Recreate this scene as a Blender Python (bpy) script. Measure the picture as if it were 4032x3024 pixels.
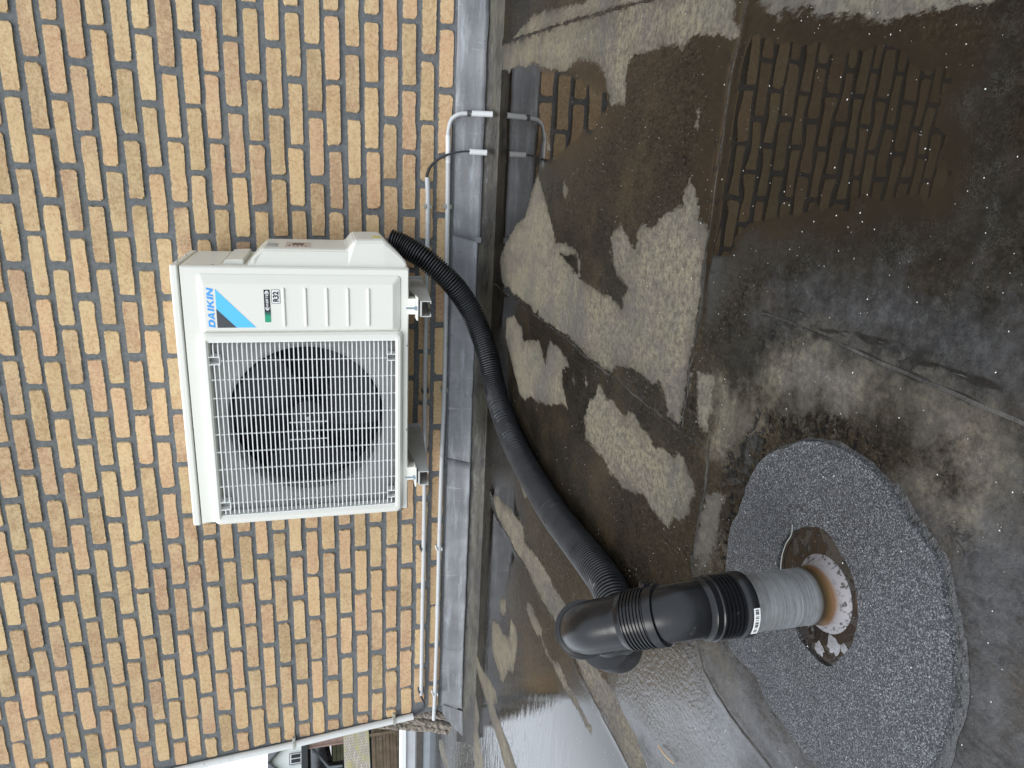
import bpy, bmesh, math, random
import numpy as np
from mathutils import Vector, Matrix, noise as mnoise
R = math.radians
random.seed(7)
for o in list(bpy.data.objects): bpy.data.objects.remove(o)
S = bpy.context.scene
COL = S.collection

# ---------------------------------------------------------------- camera
cd = bpy.data.cameras.new('camera'); cam = bpy.data.objects.new('camera', cd); COL.objects.link(cam)
cd.sensor_width = 36; cd.lens = 36 * 2728.2 / 4032; cd.clip_start = .05; cd.clip_end = 600
rt, dn, fw = Vector((0.95447911, 0.29684366, -0.02921423)), Vector((0.0500481, -0.25593672, -0.96539711)), Vector((-0.294049, 0.91998926, -0.25914271))
CAM = Vector((-0.3747816, -2.7401496, 0.65339))
mw = Matrix((dn, rt, -fw)).transposed().to_4x4(); mw.translation = CAM      # the phone was held on its side: image right is down
cam.matrix_world = mw
S.camera = cam

# ---------------------------------------------------------------- sky, sun, exposure
SUN_EL, SUN_AZ = R(58), R(205)
w = bpy.data.worlds.new('World'); S.world = w; w.use_nodes = True
wn, wl = w.node_tree.nodes, w.node_tree.links
bg = wn['Background']; sky = wn.new('ShaderNodeTexSky'); sky.sky_type = 'NISHITA'; sky.sun_disc = False
sky.sun_elevation = SUN_EL; sky.sun_rotation = SUN_AZ; sky.air_density = 1.6; sky.dust_density = 6; sky.ozone_density = 1.5
hs = wn.new('ShaderNodeHueSaturation'); hs.inputs['Saturation'].default_value = .20
wl.new(sky.outputs[0], hs.inputs['Color']); ov = wn.new('ShaderNodeMix'); ov.data_type = 'RGBA'; ov.blend_type = 'MIX'; ov.inputs[0].default_value = .72; ov.inputs[7].default_value = (11.8, 12.8, 14.2, 1)   # even cloud cover in front of the clear sky
wl.new(hs.outputs[0], ov.inputs[6]); wl.new(ov.outputs[2], bg.inputs[0]); bg.inputs[1].default_value = .15
sd = bpy.data.lights.new('sun', 'SUN'); sun = bpy.data.objects.new('sun', sd); COL.objects.link(sun)
sd.energy = 1.2; sd.angle = R(25); sd.color = (1, .98, .95)
sv = Vector((math.sin(SUN_AZ) * math.cos(SUN_EL), math.cos(SUN_AZ) * math.cos(SUN_EL), math.sin(SUN_EL)))
sun.rotation_euler = sv.to_track_quat('Z', 'Y').to_euler()
vs = S.view_settings; vs.view_transform = 'Standard'; vs.look = 'None'; vs.gamma = 1; vs.use_curve_mapping = False; vs.exposure = 0.15

# ---------------------------------------------------------------- material helper
class NT:
    def __init__(s, name):
        s.m = bpy.data.materials.new(name); s.m.use_nodes = True; s.n = s.m.node_tree.nodes; s.l = s.m.node_tree.links
        s.b = s.n['Principled BSDF']
    def node(s, t, **k):
        n = s.n.new(t)
        for a, v in k.items(): setattr(n, a, v)
        return n
    def put(s, sock, v):
        if v is None: return
        if hasattr(v, 'is_output') or isinstance(v, bpy.types.NodeSocket): s.l.new(v, sock)
        else:
            if isinstance(v, (tuple, list)) and len(v) == 3 and sock.type == 'RGBA': v = (*v, 1)
            sock.default_value = v
    def set(s, **k):
        for a, v in k.items(): s.put(s.b.inputs[a.replace('_', ' ')], v)
        return s
    def coord(s, kind='Object'):
        if not hasattr(s, 'tc'): s.tc = s.node('ShaderNodeTexCoord')
        return s.tc.outputs[kind]
    def map(s, v, scale=(1, 1, 1), rot=(0, 0, 0), loc=(0, 0, 0)):
        n = s.node('ShaderNodeMapping'); s.l.new(v, n.inputs[0]); n.inputs['Scale'].default_value = scale; n.inputs['Rotation'].default_value = rot; n.inputs['Location'].default_value = loc
        return n.outputs[0]
    def noise(s, v, scale, detail=4, rough=.6, dist=0, out='Fac'):
        n = s.node('ShaderNodeTexNoise'); s.put(n.inputs['Vector'], v); n.inputs['Scale'].default_value = scale
        n.inputs['Detail'].default_value = detail; n.inputs['Roughness'].default_value = rough; n.inputs['Distortion'].default_value = dist
        return n.outputs[out]
    def voro(s, v, scale, feature='F1', out='Distance', rnd=1):
        n = s.node('ShaderNodeTexVoronoi', feature=feature); s.put(n.inputs['Vector'], v); n.inputs['Scale'].default_value = scale; n.inputs['Randomness'].default_value = rnd
        return n.outputs[out]
    def ramp(s, f, stops, interp='LINEAR'):
        n = s.node('ShaderNodeValToRGB'); s.put(n.inputs[0], f); n.color_ramp.interpolation = interp
        e = n.color_ramp.elements
        while len(e) < len(stops): e.new(.5)
        for el, (p, c) in zip(e, stops):
            el.position = p; el.color = (*c, 1) if isinstance(c, (tuple, list)) else (c, c, c, 1)
        return n.outputs[0]
    def mix(s, f, a, b, mode='MIX'):
        n = s.node('ShaderNodeMix', data_type='RGBA', blend_type=mode); s.put(n.inputs[0], f); s.put(n.inputs[6], a); s.put(n.inputs[7], b)
        return n.outputs[2]
    def math(s, op, a, b=None, c=None, clamp=False):
        n = s.node('ShaderNodeMath', operation=op, use_clamp=clamp); s.put(n.inputs[0], a)
        if b is not None: s.put(n.inputs[1], b)
        if c is not None: s.put(n.inputs[2], c)
        return n.outputs[0]
    def rng(s, v, a, b, c=0, d=1):
        n = s.node('ShaderNodeMapRange'); s.put(n.inputs[0], v)
        for i, x in zip((1, 2, 3, 4), (a, b, c, d)): n.inputs[i].default_value = x
        return n.outputs[0]
    def attr(s, name):
        n = s.node('ShaderNodeAttribute', attribute_name=name); return n.outputs['Fac']
    def bump(s, h, dist=.001, strength=1, normal=None):
        n = s.node('ShaderNodeBump'); s.put(n.inputs['Height'], h); n.inputs['Distance'].default_value = dist; s.put(n.inputs['Strength'], strength)
        if normal is not None: s.l.new(normal, n.inputs['Normal'])
        return n.outputs[0]

def simple(name, color, rough=.5, metal=0, var=.08, vscale=6, bumps=0, bscale=200, dirt=None, dscale=4):
    t = NT(name); co = t.coord()
    f = t.noise(co, vscale, 5)
    c = t.ramp(f, [(.3, tuple(x * (1 - var) for x in color)), (.7, tuple(min(1, x * (1 + var)) for x in color))])
    if dirt:
        m = t.rng(t.noise(co, dscale, 8, .7), dirt[3], dirt[3] + .12)
        c = t.mix(m, c, dirt[:3])
    t.set(Base_Color=c, Roughness=t.rng(t.noise(co, vscale * 3, 3), .3, .7, rough * .85, min(1, rough * 1.15)), Metallic=metal)
    if bumps: t.set(Normal=t.bump(t.noise(co, bscale, 4), bumps))
    return t.m

M = {}
# brick: yellow and salmon stocks, a colour per brick, sanded and pitted face
def brick_material():
    t = NT('brick_clay'); co = t.coord(); oi = t.node('ShaderNodeObjectInfo'); rnd = oi.outputs['Random']
    at = t.node('ShaderNodeAttribute', attribute_name='tint'); rnd = t.math('FRACT', t.math('ADD', rnd, at.outputs['Fac']))
    base = t.ramp(rnd, [(0, (0.508, 0.346, 0.182)), (.12, (0.472, 0.306, 0.167)), (.24, (0.522, 0.372, 0.203)), (.36, (0.492, 0.326, 0.172)), (.48, (0.498, 0.311, 0.177)), (.58, (0.448, 0.311, 0.160)), (.68, (0.518, 0.361, 0.192)), (.78, (0.427, 0.270, 0.162)), (.86, (0.528, 0.324, 0.192)), (.93, (0.457, 0.286, 0.167)), (1, (0.498, 0.339, 0.180))], 'CONSTANT')
    of = t.node('ShaderNodeVectorMath', operation='ADD'); t.l.new(co, of.inputs[0]); cmb = t.node('ShaderNodeCombineXYZ')
    for i in range(3): t.put(cmb.inputs[i], t.math('MULTIPLY', rnd, 37.0 + 11 * i))
    t.l.new(cmb.outputs[0], of.inputs[1]); v = of.outputs[0]
    big = t.noise(v, 9, 4, .6); fine = t.noise(v, 90, 6, .75); st = t.noise(t.map(v, (.35, 1, 1)), 30, 4, .6)
    base = t.mix(1.0, base, t.ramp(t.math('FRACT', t.math('MULTIPLY', rnd, 13.7)), [(0, .78), (.3, 1.0), (.6, .90), (.8, 1.12), (1, .84)], 'CONSTANT'), 'MULTIPLY')
    c = t.mix(t.rng(big, .42, .72, 0, .75), base, (.58, .43, .24)); c = t.mix(t.math('MULTIPLY', t.rng(st, .45, .75), .5), c, (.42, .225, .14))
    c = t.mix(t.math('MULTIPLY', t.rng(fine, .42, .62), .32), c, (.72, .58, .38)); c = t.mix(t.math('MULTIPLY', t.rng(fine, .48, .32), .42), c, (.24, .145, .07))
    pit = t.rng(t.voro(v, 85), .0, .10, 1, 0); pm = t.rng(t.noise(v, 22, 2), .50, .60); pitm = t.math('MULTIPLY', pit, pm)
    c = t.mix(t.math('MULTIPLY', pitm, .75), c, (.13, .08, .05))
    gn = t.node('ShaderNodeSeparateXYZ'); t.l.new(t.coord('Generated'), gn.inputs[0])
    ed = t.math('MINIMUM', t.math('MULTIPLY', t.math('PINGPONG', gn.outputs[0], .5), .204), t.math('MULTIPLY', t.math('PINGPONG', gn.outputs[2], .5), .052))
    rag = t.math('MULTIPLY', t.rng(t.math('SUBTRACT', t.math('MULTIPLY', t.rng(t.noise(v, 120, 5, .75), .3, .75), .0095), ed), .0008, .0022), t.math('LESS_THAN', at.outputs['Fac'], .0001))
    lit = t.math('MULTIPLY', t.rng(t.math('SUBTRACT', t.math('MULTIPLY', t.rng(t.noise(v, 45, 4, .7), .35, .7), .013), ed), .0, .004), t.math('LESS_THAN', at.outputs['Fac'], .0001))
    c = t.mix(t.math('MULTIPLY', lit, .55), c, (.62, .47, .26)); c = t.mix(rag, c, t.ramp(t.noise(v, 90, 2), [(.35, (.10, .10, .095)), (.65, (.19, .18, .15))]))  # pale edge highlight painted into the brick colour
    h = t.math('SUBTRACT', t.math('ADD', t.noise(v, 160, 5, .7), t.math('MULTIPLY', t.noise(v, 30, 4), 1.3)), t.math('MULTIPLY', pitm, 1.2))
    t.set(Base_Color=c, Roughness=.93, Specular_IOR_Level=.25, Normal=t.bump(h, .0022, .9)); return t.m
M['brick'] = brick_material()
def mortar_material():
    t = NT('grey_mortar'); co = t.coord(); f = t.noise(co, 60, 8, .75); b = t.noise(co, 5, 4)
    c = t.ramp(f, [(.3, (.085, .092, .098)), (.55, (.150, .159, .166)), (.75, (.22, .228, .232))]); c = t.mix(t.rng(b, .4, .7, 0, .4), c, (.16, .16, .15))
    t.set(Base_Color=c, Roughness=.95, Specular_IOR_Level=.2, Normal=t.bump(t.math('ADD', f, t.math('MULTIPLY', t.noise(co, 260, 3), .5)), .003, 1)); return t.m
M['mortar'] = mortar_material()
M['paint'] = simple('ivory_coated_steel', (.70, .695, .635), .42, var=.015, vscale=3, dirt=(.58, .575, .53, .66), dscale=5)
M['paint_lid'] = simple('ivory_coated_steel_lid', (.72, .715, .655), .40, var=.015, vscale=3)
M['grille'] = simple('white_grille_plastic', (.80, .81, .80), .45, var=.02)
M['inner_grey'] = simple('inner_grey_steel', (.36, .365, .355), .5, var=.15, vscale=8)
M['fan_dark'] = simple('fan_dark_plastic', (.012, .014, .022), .35, var=.2)
M['cavity'] = simple('coil_dark', (.006, .007, .014), .6)
M['screw'] = simple('zinc_screw', (.45, .45, .46), .35, metal=.9)
M['bolt'] = simple('blue_zinc_bolt', (.42, .52, .60), .28, metal=.9)
M['rubber'] = simple('black_rubber', (.012, .012, .013), .6)
M['bracket'] = simple('bracket_coated_steel', (.50, .505, .48), .4, var=.05, dirt=(.36, .34, .30, .6))
M['blue'] = simple('print_blue', (.045, .32, .83), .4, var=0); M['cyan'] = simple('print_cyan', (.09, .50, .92), .4, var=0)
M['charcoal'] = simple('print_charcoal', (.045, .05, .06), .4, var=0); M['black'] = simple('print_black', (.008, .008, .012), .4, var=0)
M['green'] = simple('print_green', (.012, .30, .17), .4, var=0); M['white'] = simple('print_white', (.78, .79, .78), .45, var=0)
M['labelbg'] = simple('warning_label_paper', (.55, .46, .40), .5, var=.1, vscale=60)
M['label_ink'] = simple('warning_label_ink', (.22, .13, .09), .6); M['yellow'] = simple('label_yellow', (.55, .48, .06), .5)
t = NT('print_black_to_green'); g = t.coord(); sx = t.node('ShaderNodeSeparateXYZ'); t.l.new(g, sx.inputs[0])
t.set(Base_Color=t.ramp(t.rng(sx.outputs[0], -.0155, .0005), [(0, (.012, .30, .17)), (.25, (.02, .16, .11)), (1, (.008, .008, .012))]), Roughness=.4); M['fade'] = t.m
# hose
def hose_material():
    t = NT('black_corrugated_plastic'); co = t.coord(); f = t.noise(co, 25, 5)
    d = t.rng(t.noise(co, 160, 4, .7), .62, .75); c = t.mix(t.math('MULTIPLY', d, .12), t.ramp(f, [(.35, (.013, .0135, .015)), (.65, (.024, .025, .028))]), (.12, .12, .12))
    t.set(Base_Color=c, Roughness=t.rng(f, .3, .7, .26, .40)); return t.m
M['hose'] = hose_material()
def elbow_material():
    t = NT('black_drain_plastic'); co = t.coord(); f = t.noise(co, 14, 5)
    d = t.rng(t.noise(co, 70, 5, .7), .64, .76); c = t.mix(t.math('MULTIPLY', d, .3), t.ramp(f, [(.35, (.0045, .005, .006)), (.65, (.009, .0095, .011))]), (.13, .13, .13))
    t.set(Base_Color=c, Roughness=t.rng(f, .3, .7, .20, .34), IOR=1.38, Normal=t.bump(t.noise(co, 45, 2), .0006, .4)); return t.m
M['elbow'] = elbow_material()
def steel_material():
    t = NT('galvanised_steel_tube'); co = t.coord(); sx = t.node('ShaderNodeSeparateXYZ'); t.l.new(co, sx.inputs[0]); z = sx.outputs[2]
    ring = t.noise(t.map(co, (1.2, 1.2, 60)), 9, 6, .7); blot = t.noise(co, 18, 5)
    c = t.ramp(ring, [(.32, (.42, .445, .46)), (.5, (.60, .625, .64)), (.68, (.80, .82, .83))]); c = t.mix(t.rng(blot, .42, .66, 0, .7), c, (.30, .28, .25))
    zz = t.math('ADD', z, t.math('MULTIPLY', t.math('SUBTRACT', t.noise(co, 9, 2), .5), .012))
    tint = t.ramp(t.rng(zz, .0, .050), [(0, (.17, .17, .185)), (.34, (.22, .205, .205)), (.44, (.20, .11, .06)), (.56, (.24, .145, .06)), (.70, (.12, .09, .06)), (.80, (.30, .29, .26)), (1, (.44, .45, .46))])
    msk = t.rng(zz, .044, .036)
    c = t.mix(msk, c, tint)
    c = t.mix(t.math('MULTIPLY', t.rng(zz, .020, .012), t.rng(t.noise(co, 130, 4, .7), .54, .60)), c, (.035, .028, .025)); t.set(Base_Color=c, Metallic=t.rng(zz, .012, .03, .25, .85), Roughness=t.math('MAXIMUM', t.rng(ring, .3, .7, .24, .36), t.math('MULTIPLY', t.rng(zz, .030, .016), .6)), Normal=t.bump(ring, .0004, .5)); return t.m
M['steel'] = steel_material()
def lead_material():
    t = NT('weathered_lead'); co = t.coord(); a = t.noise(co, 4, 6, .65); b = t.noise(t.map(co, (.4, 1, 3)), 14, 7, .7); s = t.noise(co, 60, 5, .7)
    c = t.ramp(a, [(.3, (.150, .153, .158)), (.5, (.225, .230, .238)), (.7, (.30, .303, .31))])
    c = t.mix(t.rng(b, .52, .72, 0, .75), c, (.44, .46, .49)); c = t.mix(t.rng(s, .60, .70, 0, .7), c, (.09, .095, .10)); c = t.mix(t.rng(t.noise(t.map(co, (6, 1, 1)), 5, 5, .7), .60, .70, 0, .5), c, (.50, .51, .52)); c = t.mix(t.rng(t.noise(co, 2.2, 3), .5, .62, 0, .35), c, (.12, .125, .14))
    t.set(Base_Color=c, Roughness=.62, Metallic=.25, Normal=t.bump(t.math('ADD', a, t.math('MULTIPLY', b, .4)), .006, .6)); return t.m
M['lead'] = lead_material()
def conduit_material():
    t = NT('weathered_white_conduit'); co = t.coord(); a = t.noise(t.map(co, (1, 1, 1)), 30, 6, .7); b = t.noise(co, 8, 5)
    c = t.mix(t.rng(a, .56, .70, 0, .8), (.47, .48, .48), (.24, .26, .24)); c = t.mix(t.rng(b, .45, .65, 0, .4), c, (.46, .49, .50))
    c = t.mix(t.rng(t.noise(co, 120, 3), .68, .74, 0, .9), c, (.12, .13, .12))
    t.set(Base_Color=c, Roughness=.55); return t.m
M['conduit'] = conduit_material()
M['conduit_white'] = simple('white_pvc', (.62, .63, .62), .45, var=.05, dirt=(.35, .36, .34, .58), dscale=9)
M['cable'] = simple('black_cable', (.02, .022, .025), .4); M['clip'] = simple('conduit_clip_plastic', (.34, .35, .31), .6, var=.2, vscale=40, dirt=(.2, .2, .08, .5), dscale=50)
M['clip_dark'] = simple('dark_clip', (.06, .06, .06), .6)
def upstand_material():
    t = NT('damp_algae_felt'); co = t.coord(); a = t.noise(t.map(co, (1, 4, 4)), 2.6, 8, .75); b = t.noise(t.map(co, (1, 3, 3)), 22, 6, .7)
    c = t.ramp(a, [(.3, (.010, .009, .008)), (.44, (.018, .014, .011)), (.55, (.060, .055, .036)), (.66, (.035, .025, .018)), (.78, (.085, .080, .068))])
    c = t.mix(t.rng(b, .5, .7, 0, .5), c, (.075, .068, .042)); c = t.mix(t.rng(t.noise(co, 3, 3), .5, .6, 0, .6), c, (.012, .010, .009))
    t.set(Base_Color=c, Roughness=t.rng(b, .35, .65, .2, .7), Normal=t.bump(b, .004, .7)); return t.m
M['upstand'] = upstand_material()
# the roof felt: dry lichened areas, wet areas (water film), grainy damp areas; the dry / grain borders come from surveyed outlines stored on the mesh
def roof_material():
    t = NT('bitumen_roof_felt'); co = t.coord('Object')
    dry, soft, glit, grain, seam, mir, drop, shn = (t.attr(k) for k in ('dry', 'soft', 'glit', 'grain', 'seam', 'mirror', 'drop', 'sheen'))
    tooth = t.math('MULTIPLY', t.math('SUBTRACT', t.noise(t.map(co, (1.6, .55, 1)), 34, 8, .80), .5), .060)
    tooth2 = t.math('MULTIPLY', t.math('SUBTRACT', t.noise(co, 110, 6, .85), .5), .026)
    d = t.math('ADD', t.math('ADD', dry, tooth), tooth2); D = t.rng(d, -.0025, .0045)
    sn = t.math('MULTIPLY', t.math('SUBTRACT', t.noise(co, 16, 8, .78), .5), .22); SF = t.rng(t.math('ADD', soft, sn), -.03, .05)
    D = t.math('MAXIMUM', D, SF)
    gs = t.noise(co, 12, 5); G = t.rng(t.math('ADD', glit, t.math('MULTIPLY', t.math('SUBTRACT', gs, .5), .16)), -.03, .06)
    GR = t.rng(t.math('ADD', grain, t.math('MULTIPLY', t.math('SUBTRACT', gs, .5), .10)), -.05, .05)
    MI = t.rng(t.math('ADD', mir, t.math('MULTIPLY', t.math('SUBTRACT', gs, .5), .07)), -.06, .035)
    dn_ = t.noise(t.map(co, (1, 1, 1)), 62, 3, .6, 1.0); DR = t.math('MULTIPLY', t.rng(t.math('ADD', dn_, t.math('MULTIPLY', drop, 2.2)), .52, .535), t.rng(drop, -.012, 0))
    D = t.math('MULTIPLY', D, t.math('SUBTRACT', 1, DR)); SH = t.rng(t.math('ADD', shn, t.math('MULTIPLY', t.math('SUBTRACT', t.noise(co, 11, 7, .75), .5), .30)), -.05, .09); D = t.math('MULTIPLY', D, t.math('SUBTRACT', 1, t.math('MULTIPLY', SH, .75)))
    # dry colour
    a = t.noise(co, 7, 6, .65); b = t.noise(co, 26, 8, .8); f = t.noise(co, 190, 6, .8); stx = t.noise(t.map(co, (4, 1, 1)), 12, 5, .6)
    dc = t.ramp(a, [(.28, (.105, .092, .081)), (.44, (.155, .132, .105)), (.56, (.180, .162, .110)), (.72, (.128, .115, .104))])
    dc = t.mix(t.rng(b, .46, .66, 0, .7), dc, (.25, .222, .16)); dc = t.mix(t.rng(stx, .5, .72, 0, .5), dc, (.085, .080, .076))
    sy = t.node('ShaderNodeSeparateXYZ'); t.l.new(co, sy.inputs[0]); near = t.rng(sy.outputs[1], -.45, -1.1)
    vf = t.noise(co, 75, 7, .85); pits = t.math('MULTIPLY', t.rng(vf, .54, .44), t.rng(near, 0, 1, .35, 1)); dc = t.mix(t.math('MULTIPLY', pits, .7), dc, (.045, .040, .036))
    dc = t.mix(t.math('MULTIPLY', t.rng(f, .58, .70), .4), dc, (.30, .275, .21))
    dc = t.mix(t.rng(t.noise(co, 3.2, 3), .48, .62, 0, .5), dc, (.075, .072, .070)); dc = t.mix(t.math('MULTIPLY', t.rng(d, .045, .0), t.rng(t.noise(co, 6, 5, .7), .42, .60, 0, .75)), dc, (.060, .053, .043))
    # wet colour
    wa = t.noise(co, 5, 6, .7); wb = t.noise(t.map(co, (3.5, 1, 1)), 14, 7, .7)
    wc = t.ramp(wa, [(.34, (.003, .0027, .0024)), (.5, (.012, .0095, .0065)), (.66, (.030, .022, .012))]); wc = t.mix(t.rng(wb, .5, .75, 0, .5), wc, (.040, .029, .017)); wc = t.mix(t.rng(t.noise(co, 160, 4, .8), .5, .68, 0, .6), wc, (.060, .048, .034)); wc = t.mix(MI, wc, t.ramp(wa, [(.3, (.006, .005, .004)), (.7, (.013, .010, .007))]))
    wc = t.mix(G, wc, t.ramp(t.noise(co, 9, 5), [(.35, (.004, .0036, .003)), (.65, (.016, .015, .013))]))
    mos = t.math('MULTIPLY', G, t.math('MULTIPLY', t.rng(t.voro(t.mix(.06, co, t.noise(co, 60, 3, .6, 0, 'Color')), 120, 'DISTANCE_TO_EDGE'), .13, .02), t.rng(t.noise(co, 30, 5, .75), .42, .62))); wc = t.mix(t.math('MULTIPLY', mos, .7), wc, (.052, .050, .041)); wc = t.mix(DR, wc, (.008, .007, .006))
    wc = t.mix(t.math('MULTIPLY', GR, .5), wc, (.028, .024, .019))
    wc = t.mix(SH, wc, t.ramp(t.noise(co, 60, 6, .8), [(.35, (.020, .021, .024)), (.65, (.060, .062, .066))]))  # sky sheen put into the wet colour as blue-grey
    col = t.mix(D, wc, dc)
    col = t.mix(t.rng(seam, .0036, .0014, 0, .95), col, (.010, .009, .008))
    notm = t.math('MULTIPLY', t.math('POWER', t.math('SUBTRACT', 1, MI), 2.2), t.rng(t.noise(co, 18, 5), .35, .65, .06, .20))
    notm = t.math('MULTIPLY', notm, t.math('SUBTRACT', 1, t.math('MULTIPLY', GR, .85)))
    rw = t.math('MAXIMUM', notm, t.math('ADD', t.math('MULTIPLY', G, t.rng(t.noise(co, 60, 3), .3, .7, .12, .34)), t.math('MULTIPLY', GR, .05))); rw = t.math('MULTIPLY', t.math('ADD', rw, .012, clamp=True), t.math('SUBTRACT', 1, t.math('MULTIPLY', DR, .9)))
    rw = t.math('MAXIMUM', rw, t.math('MULTIPLY', SH, .22)); rn = t.node('ShaderNodeMix', data_type='FLOAT'); t.put(rn.inputs[0], D); t.put(rn.inputs[2], rw); rn.inputs[3].default_value = .82
    sp = t.node('ShaderNodeMix', data_type='FLOAT'); t.put(sp.inputs[0], D); spw = t.rng(t.noise(t.map(co, (2.5, 1, 1)), 45, 6, .8), .42, .60, .12, .62); spm = t.math('MAXIMUM', t.math('MAXIMUM', MI, GR), SH); spw = t.math('ADD', t.math('MULTIPLY', spw, t.math('SUBTRACT', 1, spm)), t.math('MULTIPLY', spm, .5)); spw = t.math('MULTIPLY', spw, t.math('SUBTRACT', 1, t.math('MULTIPLY', G, .35))); t.put(sp.inputs[2], spw); sp.inputs[3].default_value = .28
    # relief
    far = t.math('MULTIPLY', t.rng(sy.outputs[0], -1.75, -2.1), t.math('SUBTRACT', 1, D))
    iorv = t.math('ADD', t.math('ADD', t.math('ADD', 1.34, t.math('MULTIPLY', SH, .35)), t.math('MULTIPLY', MI, .10)), t.math('MULTIPLY', t.math('MAXIMUM', GR, far), .52))
    hb = t.math('ADD', t.noise(co, 6, 2), t.math('ADD', t.math('MULTIPLY', t.noise(co, 22, 2), .035), t.math('MULTIPLY', DR, .9)))
    hb = t.math('ADD', hb, t.math('MULTIPLY', far, t.math('MULTIPLY', t.noise(t.map(co, (1, 3.2, 1), (0, 0, .5)), 7, 5, .6), 4.5)))
    n0 = t.bump(hb, .0004, 1)
    amp = t.math('MAXIMUM', t.math('MAXIMUM', t.math('MULTIPLY', G, .6), t.math('MULTIPLY', GR, t.rng(grain, .02, .16, .34, .05))), t.math('MULTIPLY', D, .9)); amp = t.math('MAXIMUM', amp, t.math('MULTIPLY', t.math('MULTIPLY', t.math('SUBTRACT', 1, t.math('MAXIMUM', MI, GR)), t.math('SUBTRACT', 1, far)), .4)); amp = t.math('MULTIPLY', amp, t.math('SUBTRACT', 1, DR))
    hf = t.math('ADD', t.math('MULTIPLY', GR, t.math('MULTIPLY', t.noise(co, 95, 3, .6), 3.5)),
        t.math('ADD', t.noise(co, 210, 5, .75), t.math('MULTIPLY', t.noise(co, 70, 4, .7), .9)))
    n1 = t.bump(hf, .0024, amp, n0)
    t.set(Base_Color=col, Roughness=rn.outputs[0], Specular_IOR_Level=sp.outputs[0], IOR=iorv, Normal=n1); return t.m
M['roof'] = roof_material()
def seam_material(name, lo, hi, r0, r1):
    t = NT(name); co = t.coord(); f = t.noise(co, 90, 6, .8); g = t.noise(co, 11, 5)
    c = t.mix(t.rng(g, .45, .65), t.ramp(f, [(.35, lo), (.7, hi)]), tuple(x * 1.8 for x in hi))
    t.set(Base_Color=c, Roughness=t.rng(f, .4, .65, r0, r1), IOR=1.4, Normal=t.bump(f, .003, .8)); return t.m
M['seam'] = seam_material('seam_bitumen', (.008, .0075, .007), (.030, .028, .024), .12, .5)
M['lap'] = seam_material('lapped_felt', (.014, .0135, .013), (.045, .043, .040), .15, .6)
def granule_material():
    t = NT('mineral_granule_felt'); co = t.coord()
    g = t.voro(co, 760, out='Color'); gs = t.node('ShaderNodeSeparateColor'); t.l.new(g, gs.inputs[0]); f = t.noise(co, 330, 3, .8); b = t.noise(co, 9, 4)
    c = t.ramp(gs.outputs[0], [(0, (.007, .0075, .009)), (.30, (.020, .022, .025)), (.55, (.048, .051, .057)), (.80, (.105, .110, .119)), (1, (.25, .255, .265))])
    c = t.mix(t.rng(b, .35, .7, 0, .35), c, (.035, .037, .041))
    t.set(Base_Color=c, Roughness=t.rng(gs.outputs[1], 0, 1, .35, .75), Normal=t.bump(t.math('ADD', gs.outputs[0], f), .0022, 1)); return t.m
M['granule'] = granule_material()
def bleed_material():
    t = NT('melted_bitumen'); co = t.coord(); f = t.noise(co, 80, 6, .8)
    t.set(Base_Color=t.ramp(f, [(.35, (.018, .018, .018)), (.7, (.045, .047, .05))]), Roughness=t.rng(f, .4, .6, .12, .4), Normal=t.bump(t.noise(co, 110, 4), .006, 1)); return t.m
M['bleed'] = bleed_material()
def flange_material():
    t = NT('wet_brown_flange'); co = t.coord(); f = t.noise(co, 28, 5, .6, .6); w_ = t.rng(t.noise(co, 34, 3, .6, 1.2), .50, .53)
    c = t.mix(w_, t.ramp(f, [(.3, (.012, .009, .008)), (.7, (.022, .015, .011))]), (.035, .032, .029))
    t.set(Base_Color=c, Roughness=t.math('MULTIPLY', t.math('SUBTRACT', 1, w_), .1), Metallic=.1, Normal=t.bump(t.math('ADD', w_, t.math('MULTIPLY', f, .5)), .002, .8)); return t.m
M['flange'] = flange_material()
M['blob_grey'] = simple('clear_blob_shine', (.22, .22, .23), .35, metal=.3, var=.2, vscale=40, bumps=.002, bscale=90)  # clear blobs round the pipe, their reflections painted as pale grey
M['rubble'] = simple('crumbling_mortar', (.26, .225, .185), .95, var=.35, vscale=70, bumps=.012, bscale=70, dirt=(.09, .075, .06, .52), dscale=45)
M['chip'] = simple('white_grit', (.62, .61, .58), .6, var=.25, vscale=90); M['straw'] = simple('dry_straw', (.50, .36, .20), .7); M['wire'] = simple('pale_sealant_thread', (.30, .30, .27), .5)
M['render_white'] = simple('white_render', (.84, .84, .84), .9, var=.06, vscale=3)
M['tile_dark'] = None
def course_material(name, c1, c2, mort, sx_, sy_, msize=.06, rough=.9, moss=None):
    t = NT(name); co = t.coord(); b = t.node('ShaderNodeTexBrick'); t.l.new(co, b.inputs[0]); b.inputs['Scale'].default_value = 1
    b.inputs['Brick Width'].default_value = sx_; b.inputs['Row Height'].default_value = sy_; b.inputs['Mortar Size'].default_value = msize * sy_
    for i, c in ((1, c1), (2, c2), (3, mort)): b.inputs[i].default_value = (*c, 1)
    c = b.outputs[0]; c = t.mix(t.rng(t.noise(co, 12, 6, .7), .4, .7, 0, .5), c, tuple(x * .55 for x in c1))
    if moss: c = t.mix(t.rng(t.noise(co, 7, 5, .7), .48, .62, 0, .8), c, moss)
    t.set(Base_Color=c, Roughness=rough, Normal=t.bump(b.outputs[1], .01, -1)); return t.m
M['tile_dark'] = course_material('slate_tiles', (.05, .055, .06), (.08, .085, .09), (.015, .015, .017), .25, .16)
M['pantile'] = course_material('grey_pantiles', (.10, .11, .10), (.15, .155, .14), (.03, .03, .03), .12, .09, .2)
M['mossy'] = course_material('mossy_plain_tiles', (.26, .235, .19), (.36, .33, .28), (.09, .08, .06), .045, .0155, .14, moss=(.24, .22, .07))
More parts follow.
